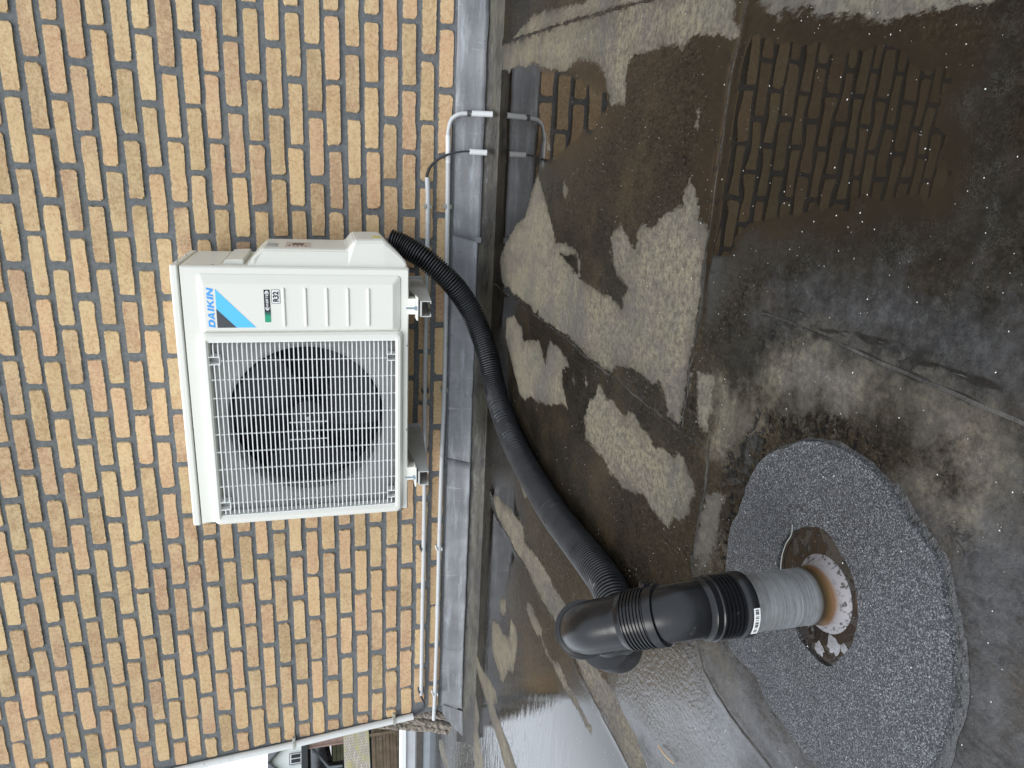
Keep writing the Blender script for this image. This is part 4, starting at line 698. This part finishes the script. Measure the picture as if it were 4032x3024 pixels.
# ---- wall brackets, one per side
def bracket(xc, label):
    o = empty('wall_bracket', (xc, 0, .28), label, 'bracket', 'brackets under the air conditioner')
    def L(name, bm, mat, sm=False):
        for v in bm.verts: v.co -= Vector((xc, 0, .28))
        return bm_obj(name, bm, mat, o, sm)
    bm = bmesh.new(); x0, x1 = xc - .027, xc + .027; t_ = .003
    yz = [(-.008, .278), (-.010, .366), (-.462, .340), (-.462, .306), (-.10, .276)]
    for xa in (x0, x1 - t_): prism(bm, yz, 'x', xa, xa + t_)
    prism(bm, [(-.012, .3635), (-.012, .3665), (-.464, .3415), (-.464, .3375)], 'x', x0 + .002, x1 - .002)       # top web
    for xa, xb in ((x0 + t_, x0 + .010), (x1 - .010, x1 - t_)): prism(bm, [(-.10, .2762), (-.10, .2785), (-.461, .309), (-.461, .3062)], 'x', xa, xb)
    L('arm', bm, 'bracket'); bm = bmesh.new(); box(bm, x0 - .004, x1 + .014, -.0095, -.0065, .272, .47, .001, 1); L('wall_plate', bm, 'bracket')
    bm = bmesh.new(); box(bm, xc - .022, xc + .022, -.452, -.405, .3415, .3475, .002); L('rubber_pad', bm, 'rubber')
    xb = xc - .0; yb = -.448; bm = bmesh.new(); sweep(bm, [Vector((xb, yb, .352)), Vector((xb, yb, .388))], .0033, 12); L('bolt', bm, 'bolt', True)
    bm = bmesh.new(); sweep(bm, [Vector((xb, yb, .353)), Vector((xb, yb, .361))], .0068, 6); L('nut', bm, 'bolt'); bm = bmesh.new(); sweep(bm, [Vector((xb, yb, .3532)), Vector((xb, yb, .3552))], .0095, 16); L('washer', bm, 'bolt')
    bm = bmesh.new(); sweep(bm, [Vector((x1 + .008, -.0095, .285)), Vector((x1 + .008, -.013, .285))], .004, 10); L('screw', bm, 'screw', True)
    return o
bracket(-.831, 'white channel bracket under the air conditioner nearest the black hose')
bracket(-1.449, 'white channel bracket under the air conditioner on the side away from the hose')

# ================================================================ BLACK HOSE and VENT PIPE
path = catmull([(-.640, -.13, .415), (-.655, -.145, .37), (-.702, -.185, .288), (-.778, -.205, .198), (-.850, -.205, .140), (-.928, -.222, .098), (-1.045, -.285, .062), (-1.176, -.385, .045), (-1.256, -.60, .041), (-1.285, -.83, .041), (-1.296, -1.06, .041), (-1.285, -1.24, .041), (-1.276, -1.37, .041), (-1.275, -1.48, .042), (-1.292, -1.585, .055), (-1.272, -1.68, .100), (-1.200, -1.765, .160), (-1.125, -1.838, .215)], 40)
Ls = [0]
for a, b in zip(path, path[1:]): Ls.append(Ls[-1] + (b - a).length)
def at_len(s):
    import bisect
    i = min(max(bisect.bisect_left(Ls, s), 1), len(Ls) - 1); t = (s - Ls[i - 1]) / max(1e-9, Ls[i] - Ls[i - 1]); return path[i - 1].lerp(path[i], t)
pts, rad, s = [], [], 0
while s < Ls[-1]:
    p = .0098 if s < .35 else (.0098 - .0010 * min(1, (s - .35) / .5))
    for f_, r_ in ((0, .0315), (.26, .0408), (.42, .0418), (.58, .0418), (.74, .0408)):
        pts.append(at_len(min(Ls[-1], s + f_ * p * .98))); rad.append(r_)
    s += p
HO = Vector((-1.28, -.9, 0)); bm = bmesh.new(); q, rr = [pts[0]], [rad[0]]
for a, r_ in zip(pts[1:], rad[1:]):
    if (a - q[-1]).length > 2e-4: q.append(a); rr.append(r_)
sweep(bm, [v - HO for v in q], rr, 30)
hose = bm_obj('corrugated_hose', bm, 'hose', None, True); hose.location = HO
tag(hose, 'black corrugated hose running from the air conditioner across the roof to the steel vent', 'hose')

VP = Vector((-.9055, -2.0625, 0))
vent = empty('vent_pipe', VP, 'short galvanised vent pipe with black plastic elbow bends standing on the roof', 'pipe')
def lathe(name, prof, mat, parent, seg=48, cap=False):
    bm = bmesh.new(); rings = [[bm.verts.new((r * math.cos(2 * math.pi * k / seg), r * math.sin(2 * math.pi * k / seg), z)) for k in range(seg)] for r, z in prof]
    for a, b in zip(rings, rings[1:]):
        for k in range(seg): bm.faces.new((a[k], a[(k + 1) % seg], b[(k + 1) % seg], b[k]))
    if cap: bm.faces.new(rings[-1])
    return bm_obj(name, bm, mat, parent, True)
lathe('steel_tube', [(.053, .0042), (.0495, .0058), (.0460, .0090), (.0425, .0145), (.0398, .022), (.0383, .031), (.0376, .05), (.0374, .145)], 'steel', vent)
# bends as one smooth centreline with sockets; s along heading, h up
hd = Vector((math.cos(R(131)), math.sin(R(131)), 0))
def sh(s_, h): return hd * s_ + Vector((0, 0, h))
lathe('coupling', [(.0395, .132), (.0425, .133), (.0428, .143), (.0412, .1455), (.0398, .147)] + [(r_, .1485 + .0056 * k + dz) for k in range(6) for r_, dz in ((.0392, 0), (.0392, .0022), (.0418, .0026), (.0418, .0050))] + [(.0402, .183), (.0402, .191), (.0380, .193), (.0365, .198)], 'elbow', vent)
c1 = catmull([sh(0, .192), sh(.0005, .202), sh(.004, .216), sh(.013, .230), sh(.026, .244)], 8); bm = bmesh.new(); sweep(bm, c1, .0362, 40, True); bm_obj('elbow', bm, 'elbow', vent, True)
def along(p, d, prof, name, mat='elbow', seg=44):
    p = Vector(p); d = Vector(d).normalized(); bm = bmesh.new(); sweep(bm, [p + d * a for a, r in prof], [r for a, r in prof], seg, True); return bm_obj(name, bm, mat, vent, True)
d1 = (sh(.060, .276) - sh(.022, .240)).normalized()
along(sh(.020, .238), d1, [(-.002, .0345), (-.001, .0365), (-.0002, .0402), (.004, .0406), (.011, .0406), (.0125, .0384)] + [(.0135 + .0048 * k + dz, r_) for k in range(7) for r_, dz in ((.0374, 0), (.0374, .0018), (.0394, .0021), (.0394, .0042))] + [(.049, .0380), (.053, .0366), (.056, .0350)], 'socket')
e1 = sh(.020, .238) + d1 * .05
c2 = catmull([e1, e1 + d1 * .012, sh(.098, .304), sh(.128, .308), sh(.158, .303)], 8); bm = bmesh.new(); sweep(bm, c2, .0355, 40, True); bm_obj('elbow', bm, 'elbow', vent, True)
d2 = (sh(.175, .292) - sh(.138, .309)).normalized(); e2 = sh(.136, .309)
along(e2, d2, [(-.003, .0345), (-.002, .0365), (-.001, .0405), (.003, .0410), (.011, .0410), (.013, .0388)] + [(.0145 + .0044 * k + dz, r_) for k in range(6) for r_, dz in ((.0378, 0), (.0378, .0016), (.0397, .0019), (.0397, .0038))] + [(.046, .0380), (.05, .036)], 'socket')
e3 = e2 + d2 * .046
c3 = catmull([e3, e3 + d2 * .015, sh(.235, .262), sh(.268, .228), sh(.300, .188)], 8)
bm = bmesh.new(); sweep(bm, c3, [.0365] * (len(c3) - 8) + [.0420] * 8, 40, True); bm_obj('elbow', bm, 'elbow', vent, True)
# barcode sticker on the collar
def arc_sticker(name, a0, a1, z0, z1, r, mat, n=10):
    V = [(r * math.cos(R(a0 + (a1 - a0) * i / n)), r * math.sin(R(a0 + (a1 - a0) * i / n)), z) for i in range(n + 1) for z in (z0, z1)]
    return mesh_obj(name, V, [(2 * i, 2 * i + 2, 2 * i + 3, 2 * i + 1) for i in range(n)], mat, vent)
st = arc_sticker('barcode_sticker', -112, -62, .1335, .1425, .0431, 'white')
random.seed(3); a = -109
while a < -66:
    wd = random.choice((.6, 1.0, 1.8)); arc_sticker('barcode_bar', a, a + wd, .1355, .1405, .0433, 'black', 1); a += wd + random.choice((.7, 1.2, 2.6))
# clip nib on the socket
bm = bmesh.new(); pcl = sh(.020, .238) + d1 * .006 + Vector((.030, .024, .010)); box(bm, pcl.x - .006, pcl.x + .006, pcl.y - .006, pcl.y + .006, pcl.z - .005, pcl.z + .008, .002); bm_obj('clip_nib', bm, 'elbow', vent)

# ---- felt patch with hole, bitumen bleed, flange
def smooth_poly(P, n=4):
    Q = [Vector((x, y, 0)) for x, y in P]; m = len(Q); out = []
    for i in range(m):
        a, b, c, d = Q[i - 1], Q[i], Q[(i + 1) % m], Q[(i + 2) % m]
        for k in range(n):
            t = k / n; v = .5 * ((2 * b) + (c - a) * t + (2 * a - 5 * b + 4 * c - d) * t * t + (3 * b - a - 3 * c + d) * t ** 3); v += Vector((mnoise.noise(v * 55), mnoise.noise(v * 55 + Vector((9, 9, 9))), 0)) * .0014; out.append((v.x, v.y))
    return out
def resample(P, n):
    P = P + [P[0]]; L = [0]
    for a, b in zip(P, P[1:]): L.append(L[-1] + math.dist(a, b))
    out = []
    for k in range(n):
        s_ = L[-1] * k / n; i = max(j for j in range(len(L)) if L[j] <= s_ + 1e-9); i = min(i, len(P) - 2); t = (s_ - L[i]) / max(1e-9, L[i + 1] - L[i]); out.append((P[i][0] + (P[i + 1][0] - P[i][0]) * t, P[i][1] + (P[i + 1][1] - P[i][1]) * t))
    return out
def by_angle(P, c, n):
    # radius of the outline in n directions
    out = []
    for k in range(n):
        a = 2 * math.pi * k / n; dx, dy = math.cos(a), math.sin(a); best = None
        for (x0, y0), (x1, y1) in zip(P, P[1:] + P[:1]):
            ex, ey = x1 - x0, y1 - y0; den = dx * ey - dy * ex
            if abs(den) < 1e-12: continue
            t = ((x0 - c[0]) * ey - (y0 - c[1]) * ex) / den; u = ((x0 - c[0]) * dy - (y0 - c[1]) * dx) / den
            if t > 0 and -1e-9 <= u <= 1 + 1e-9: best = max(best or 0, t)
        out.append((c[0] + dx * best, c[1] + dy * best))
    return out
cc = (-.915, -2.055); NP = 240
po = by_angle(smooth_poly(PATCH), cc, NP); ph = by_angle(smooth_poly(HOLE), cc, NP)
patch = empty('felt_patch', (cc[0], cc[1], 0), 'round grey mineral felt patch laid on the roof around the vent pipe', 'roof patch')
V, Fc = [], []
ringsP = []
for k in range(NP):
    o_, h_ = po[k], ph[k]
    def L_(t, z): return (h_[0] + (o_[0] - h_[0]) * t - cc[0], h_[1] + (o_[1] - h_[1]) * t - cc[1], z)
    wv = .0015 * mnoise.noise((o_[0] * 12, o_[1] * 12, 0))
    V += [L_(0, .003), L_(.004, .0085), L_(.25, .009 + wv), L_(.5, .009 - wv), L_(.75, .0085 + wv), L_(.985, .0085), L_(1, .001)]
for k in range(NP):
    a, b = 7 * k, 7 * ((k + 1) % NP)
    for i in range(6): Fc.append((a + i, a + i + 1, b + i + 1, b + i))
mesh_obj('granule_sheet', V, Fc, 'granule', patch, True)
pb = [(min if False else max)(((b_[0], b_[1])), (o_[0], o_[1]), key=lambda q_: math.dist(q_, cc)) for b_, o_ in zip(by_angle(smooth_poly(PATCH), cc, NP), po)]
V, Fc = [], []
bl = smooth_poly(BLEED)
for k in range(NP):
    o_ = po[k]; a = Vector((o_[0] - cc[0], o_[1] - cc[1], 0)); u = a.normalized(); ext = .004 + .004 * mnoise.noise(a * 30)
    if inside(np.array([o_[0] + u.x * .006]), np.array([o_[1] + u.y * .006]), bl)[0]: ext += .006 + .005 * mnoise.noise(a * 22)
    i0 = a - u * .006; V += [tuple(i0 + Vector((0, 0, .004))), tuple(a + u * ext * .5 + Vector((0, 0, .0030 + .0015 * mnoise.noise(a * 80)))), tuple(a + u * ext + Vector((0, 0, .0005)))]
for k in range(NP):
    a, b = 3 * k, 3 * ((k + 1) % NP)
    for i in range(2): Fc.append((a + i, a + i + 1, b + i + 1, b + i))
mesh_obj('bitumen_edge', V, Fc, 'bleed', patch, True)
V = [(0, 0, .0045)] + [(ph[k][0] - cc[0] - 0, ph[k][1] - cc[1], .0040) for k in range(NP)]; mesh_obj('flange', V, [(0, 1 + k, 1 + (k + 1) % NP) for k in range(NP)], 'flange', patch)
for seed, (bx, by), br in ((1, (-.963, -2.098), .012), (2, (-.985, -2.075), .009), (3, (-.955, -2.116), .007)):
    n = 22; V = [(bx - cc[0], by - cc[1], .0062)] + [(bx - cc[0] + br * (1 + .5 * mnoise.noise((math.cos(t) * 2, math.sin(t) * 2, seed))) * math.cos(t), by - cc[1] + br * (1 + .5 * mnoise.noise((math.cos(t) * 2, math.sin(t) * 2, seed))) * math.sin(t), .0046) for t in (2 * math.pi * k / n for k in range(n))]
    mesh_obj('clear_blob', V, [(0, 1 + k, 1 + (k + 1) % n) for k in range(n)], 'blob_grey', patch, True)
tube('sealant_thread', [(x - cc[0], y - cc[1], z) for x, y, z in ((-.842, -1.985, .010), (-.858, -1.985, .009), (-.880, -1.976, .008), (-.905, -1.972, .007), (-.928, -1.978, .008), (-.940, -1.990, .008))], 0.0009, 'wire', patch, 6, 6)
# ---- grit and straw
random.seed(11); V, Fc = [], []
def chip(x, y, z, r):
    b0 = len(V); a = random.random() * 6.28
    for dx, dy, dz in ((1, 0, .2), (0, .7, .3), (-1, 0, .2), (0, -.7, .3), (0, 0, .9), (0, 0, -.2)):
        V.append((x + r * (dx * math.cos(a) - dy * math.sin(a)), y + r * (dx * math.sin(a) + dy * math.cos(a)), z + r * dz))
    for f in ((0, 1, 4), (1, 2, 4), (2, 3, 4), (3, 0, 4)): Fc.append(tuple(b0 + i for i in f))
for i in range(2600):
    y = random.uniform(-2.4, -.15); x = random.uniform(-1.9, .22)
    if random.random() > .12 + .88 * min(1, max(0, (-y - .4) / 1.2)): continue
    chip(x, y, .002 if math.dist((x, y), cc) > .22 else .011, random.choice((.0005, .0006, .0008, .0012)) * random.uniform(.7, 1.2))
tag(mesh_obj('white_grit', V, Fc, 'chip'), 'fine white grit and stone chips scattered over the wet felt roof', 'grit', kind='stuff')
V, Fc = [], []; random.seed(31)
for i in range(140):
    y = random.uniform(-2.3, -.09); x = random.uniform(-2.2, .2); chip(x, y, .0015, random.uniform(.0008, .0022))
tag(mesh_obj('brown_debris', V, Fc, 'rubble'), 'small brown crumbs of dirt lying about on the felt roof', 'debris', kind='stuff')
tube('straw', [(-1.505, -1.712, .006), (-1.497, -1.745, .008), (-1.488, -1.775, .006)], .0016, 'straw', None, 6, 3, (-1.497, -1.745, 0))
tag(bpy.data.objects['straw'], 'short dry straw stalk lying on the wet roof left of the patch', 'straw')

# ================================================================ CONDUITS AND CABLES
def clip(x, z, mat, par, PO, tall=.030, r=.0095):
    bm = bmesh.new(); y0 = -.006
    box(bm, x - .009, x + .009, -.012, -.006, z - tall / 2, z + tall / 2, .001, 1)
    for s_ in (-1, 1): box(bm, x - .008, x + .008, -.038, -.010, z + s_ * (r + .0015) - .0015, z + s_ * (r + .0015) + .0015)
    for v in bm.verts: v.co -= Vector(PO)
    bm_obj('clip', bm, mat, par)
PO = (-1.6, -.025, .258)
pa = empty('upper_conduit', PO, 'upper grey white cable conduit running along the wall under the unit', 'conduit', 'horizontal conduits')
wobA = [(-.415, .262), (-.521, .258), (-.85, .2575), (-1.262, .260), (-1.6, .2565), (-1.997, .256), (-2.4, .2575), (-2.785, .258)]
tube('pipe', [(x - PO[0], 0, z - PO[2]) for x, z in wobA], .0093, 'conduit', pa, 18, 10)
for x, m in ((-.521, 'clip'), (-1.262, 'clip_dark'), (-1.999, 'clip_dark'), (-2.765, 'clip_dark')): clip(x, .258, m, pa, PO)
for k, (dy, dz) in enumerate(((0, 0), (.005, .004), (-.004, .003))):
    tube('cable', [(-.45 - PO[0], dy, dz), (-.415 - PO[0], dy, .004 + dz), (-.372 - PO[0], -.004 + dy, -.012 + dz), (-.335 - PO[0], -.014 + dy, -.060 + dz), (-.318 - PO[0], -.022 + dy, -.115 + dz), (-.3145 - PO[0], -.024 + dy, -.150 + dz * .3), (-.3145 - PO[0], -.024, -.18)], .0034, 'cable', pa, 8, 8)
tube('sleeve', [(-.3150 - PO[0], -.024, -.150), (-.3155 - PO[0], -.030, -.215)], .0105, 'conduit_white', pa, 18)
tube('corner_cable', [(-2.77 - PO[0], 0, 0), (-2.80 - PO[0], 0, -.001), (-2.835 - PO[0], .002, -.014), (-2.868 - PO[0], .004, -.016), (-2.895 - PO[0], .006, .012), (-2.913 - PO[0], .005, .042)], .0048, 'cable', pa, 10, 8)
PO = (-1.6, -.025, .185)
pb_ = empty('lower_conduit', PO, 'lower white cable conduit just above the lead ending in a hook bend', 'conduit', 'horizontal conduits')
tube('pipe', [(x - PO[0], 0, z - PO[2]) for x, z in [(-.258, .186), (-.519, .182), (-.9, .1795), (-1.261, .179), (-1.6, .184), (-2.003, .187), (-2.4, .188), (-2.793, .192), (-2.944, .195)]], .0093, 'conduit', pb_, 18, 10)
tube('hook_bend', [(-.262 - PO[0], 0, .001), (-.240 - PO[0], -.001, .000), (-.205 - PO[0], -.005, -.010), (-.186 - PO[0], -.012, -.036), (-.181 - PO[0], -.018, -.070), (-.180 - PO[0], -.024, -.100)], .0078, 'conduit', pb_, 18, 8)
tube('sleeve', [(-.1805 - PO[0], -.020, -.076), (-.1790 - PO[0], -.031, -.158)], .0106, 'conduit_white', pb_, 18)
bm = bmesh.new(); sweep(bm, [Vector((-.1815 - PO[0], -.0185, -.064)), Vector((-.180 - PO[0], -.0205, -.082))], .0110, 14); bm_obj('tape', bm, 'clip_dark', pb_)
tube('socket', [(-2.295 - PO[0], 0, .003), (-2.355 - PO[0], 0, .003)], .0108, 'conduit', pb_, 18)
tube('socket', [(-.262 - PO[0], 0, .001), (-.36 - PO[0], 0, -.001)], .0100, 'conduit_white', pb_, 18)
for x, z, m in ((-.519, .182, 'clip'), (-1.261, .179, 'clip'), (-2.003, .187, 'conduit_white'), (-2.79, .192, 'conduit_white')): clip(x, z, m, pb_, PO)
PO = (-2.95, -.015, .7)
pv = empty('corner_conduit', PO, 'white conduit rising up the corner of the brick wall', 'conduit')
tube('pipe', [(x - PO[0], 0, z - PO[2]) for x, z in ((-2.915, .293), (-2.940, .56), (-2.972, .86), (-3.004, 1.238), (-3.06, 1.80), (-3.17, 3.0))], .0150, 'conduit_white', pv, 20, 6)
for x, z, m in ((-2.915, .385, 'clip'), (-2.965, .845, 'clip'), (-3.033, 1.53, 'clip')):
    bm = bmesh.new(); box(bm, x + .004 - PO[0], x + .032 - PO[0], -.006, .012, z - .007 - PO[2], z + .007 - PO[2], .001, 1); box(bm, x - .02 - PO[0], x + .014 - PO[0], -.0175, -.0150, z - .006 - PO[2], z + .006 - PO[2]); bm_obj('clip', bm, m, pv)

# ================================================================ BEYOND THE WALL CORNER
AZ = R(-44.3); NV = Vector((math.sin(AZ), math.cos(AZ), 0)); SX = Vector((math.cos(AZ), -math.sin(AZ), 0))
BF = CAM.copy(); BF.z = 0
def frame(name, D, label, cat, s0=0, z0=-2.9):
    o = empty(name, BF + NV * D + SX * s0 + Vector((0, 0, z0)), label, cat); o.rotation_euler = (0, 0, -AZ); o['s0'] = s0; return o
def fb(name, par, b, mat, bev=0):     # box in frame coords: s0,s1,d0,d1(depth away),z0,z1 (world z)
    bm = bmesh.new(); z0 = par.location.z; s_ = par['s0']; box(bm, b[0] - s_, b[1] - s_, b[2], b[3], b[4] - z0, b[5] - z0, bev, 1); return bm_obj(name, bm, mat, par)
def fp_(name, par, pts, d0, d1, mat):
    bm = bmesh.new(); z0 = par.location.z; s_ = par['s0']; prism(bm, [(p[0] - s_, p[1] - z0) for p in pts], 'y', d0, d1); return bm_obj(name, bm, mat, par)
h = frame('white_house', 22, 'white rendered house gable with grey tiled roofs beyond the wall corner', 'house')
fp_('gable_wall', h, [(-.075, 2.395), (.95, 1.18), (.95, -2.9), (-1.6, -2.9), (-1.6, .62)], 0, 3, 'render_white')
fp_('verge', h, [(-.075, 2.455), (.99, 1.19), (.95, 1.14), (-.075, 2.385), (-1.60, .60), (-1.65, .65)], -.12, 3.1, 'trim_dark')
def sheet(name, par, P, mat, th=.05):
    z0 = par.location.z; s_ = par['s0']; o = mesh_obj(name, [(p[0] - s_, p[1], p[2] - z0) for p in P], [tuple(range(len(P)))], mat, par); m = o.modifiers.new('t', 'SOLIDIFY'); m.thickness = th; return o
sheet('pantile_slope', h, [(-.02, 2.2, 2.36), (1.2, 2.2, .95), (1.2, 3.4, .95), (1.2, 5.2, 2.62), (-.02, 5.2, 2.62)], 'pantile')
sheet('ridge_roof', h, [(-2.2, 2.9, 2.2), (1.6, 2.9, 2.2), (.36, 5.6, 2.80), (.15, 5.8, 2.93), (-2.2, 5.8, 2.90)], 'tile_dark')
w1 = fb('window', h, (-.222, .054, -.04, 0, 1.562, 1.90), 'trim_dark'); fb('window_frame', h, (-.205, .037, -.07, -.04, 1.585, 1.878), 'white')
for a, b in ((-.185, -.095), (-.070, .018)): fb('pane', h, (a, b, -.08, -.07, 1.612, 1.85), 'glass')
sh_ = frame('boarded_shed', 9, 'pink brown boarded shed wall seen past the corner conduit', 'shed')
for k in range(10):
    z1 = .965 - .0385 * k; b = fb('board', sh_, (.045, .60, 0, .02, z1 - .0395, z1), 'pink_board'); b.rotation_euler = (R(4), 0, 0); b.location.z += 0; b.rotation_euler = (0, 0, 0); b.location.y = -.004 * (k % 2)
fb('wall', sh_, (.05, .6, .02, .9, -2.9, .96), 'pink_board'); fb('fascia', sh_, (-.6, .6, -.05, 1, .968, 1.035), 'trim_dark'); fb('corner_board', sh_, (.036, .052, -.02, .03, .575, .968), 'pink_board')
bs = frame('dark_roofed_outhouse', 9.6, 'dark slate roofed outhouse with mossy planks beside the pink boarded shed', 'outhouse')
sheet('roof', bs, [(-1.4, 1.2, 1.06), (.35, 1.2, 1.06), (.35, .35, .80), (-.165, -.3, .70), (-1.4, -.3, .70)], 'tile_dark')
fb('wall', bs, (-1.4, .1, .1, .9, -2.9, .72), 'trim_dark')
for k in range(5): fb('plank', bs, (-.13, .06, -.4 + .004 * (k % 2), -.37, .71 - .045 * (k + 1), .71 - .045 * k - .006), 'green_board')
tube('gutter', [(.05, -.42, .93 + 2.9), (-.175, -.42, .755 + 2.9), (-.185, -.42, .60 + 2.9)], .014, 'kerb_grey', bs, 8)
tl = frame('low_tiled_roof', 7.5, 'low roof of mossy brown plain tiles between the shed and the fence', 'roof')
bm = bmesh.new(); n = 14
o = mesh_obj('tile_slope', [(-1.5, -.16, .365 + 2.9), (1.2, -.16, .365 + 2.9), (1.2, .16, .592 + 2.9), (-1.5, .16, .592 + 2.9)], [(0, 1, 2, 3)], 'mossy', tl)
fb('wall', tl, (-1.5, 1.2, -.1, .1, -2.9, .36), 'trim_dark')
# hedge between
V, Fc = [], []; random.seed(5)
hg = frame('hedge', 7.0, 'strip of green hedge showing between the mossy roof and the brown fence', 'hedge')
for i in range(2600):
    x, y, z = random.uniform(-1.1, 1.0), random.uniform(-.12, .12), random.uniform(-.5, .315) + 2.9; b0 = len(V); r = random.uniform(.010, .022)
    u = Vector((random.gauss(0, 1), random.gauss(0, 1), random.gauss(0, 1))).normalized(); v = u.orthogonal().normalized(); c = Vector((x, y, z)); V += [tuple(c - u * r), tuple(c + v * r * .5), tuple(c + u * r), tuple(c - v * r * .5)]; Fc.append((b0, b0 + 1, b0 + 2, b0 + 3))
mesh_obj('leaves', V, Fc, 'hedge', hg)
fe = frame('board_fence', 6.5, 'weathered brown fence of horizontal boards beyond the roof edge', 'fence')
for k in range(12):
    z1 = .375 - .0285 * k; b = fb('board', fe, (-1.1, .6, 0 + .004 * (k % 2), .018 + .004 * (k % 2), z1 - .0265, z1), 'fence_board')
    b.rotation_euler = (0, R(1.5), 0)
fb('post', fe, (.045, .066, -.03, 0, -2.9, .392), 'fence_board'); fb('backing', fe, (-1.1, .6, .03, .04, -2.9, .36), 'trim_dark')
for k in range(9):
    random.seed(20 + k); p = [Vector((random.uniform(-.2, .1), -.08, .05 + 2.9))]
    for q in range(5): p.append(p[-1] + Vector((random.uniform(-.035, .035), random.uniform(-.02, .01), random.uniform(.02, .055))))
    tube('twig', p, .0016, 'twig', fe, 5, 3)
# raised kerb at the roof edge
kb = empty('roof_edge_kerb', (-5.5, 1.30, 0), 'grey and white roof edge kerb with a dark wet plank past the wall corner', 'roof kerb')
def kbx(name, b, mat): 
    bm = bmesh.new(); box(bm, b[0] + 5.5, b[1] + 5.5, b[2] - 1.30, b[3] - 1.30, b[4], b[5], .002, 1); return bm_obj(name, bm, mat, kb)
kbx('lower_trim', (-8.5, -2.2, 1.27, 1.33, -.05, .052), 'kerb_grey'); kbx('plank', (-8.5, -2.2, 1.262, 1.30, .052, .100), 'plank'); kbx('upper_trim', (-8.5, -2.2, 1.30, 1.40, .100, .170), 'kerb_light'); kbx('cap', (-8.5, -2.2, 1.285, 1.42, .170, .205), 'white')

S.render.engine = 'CYCLES'
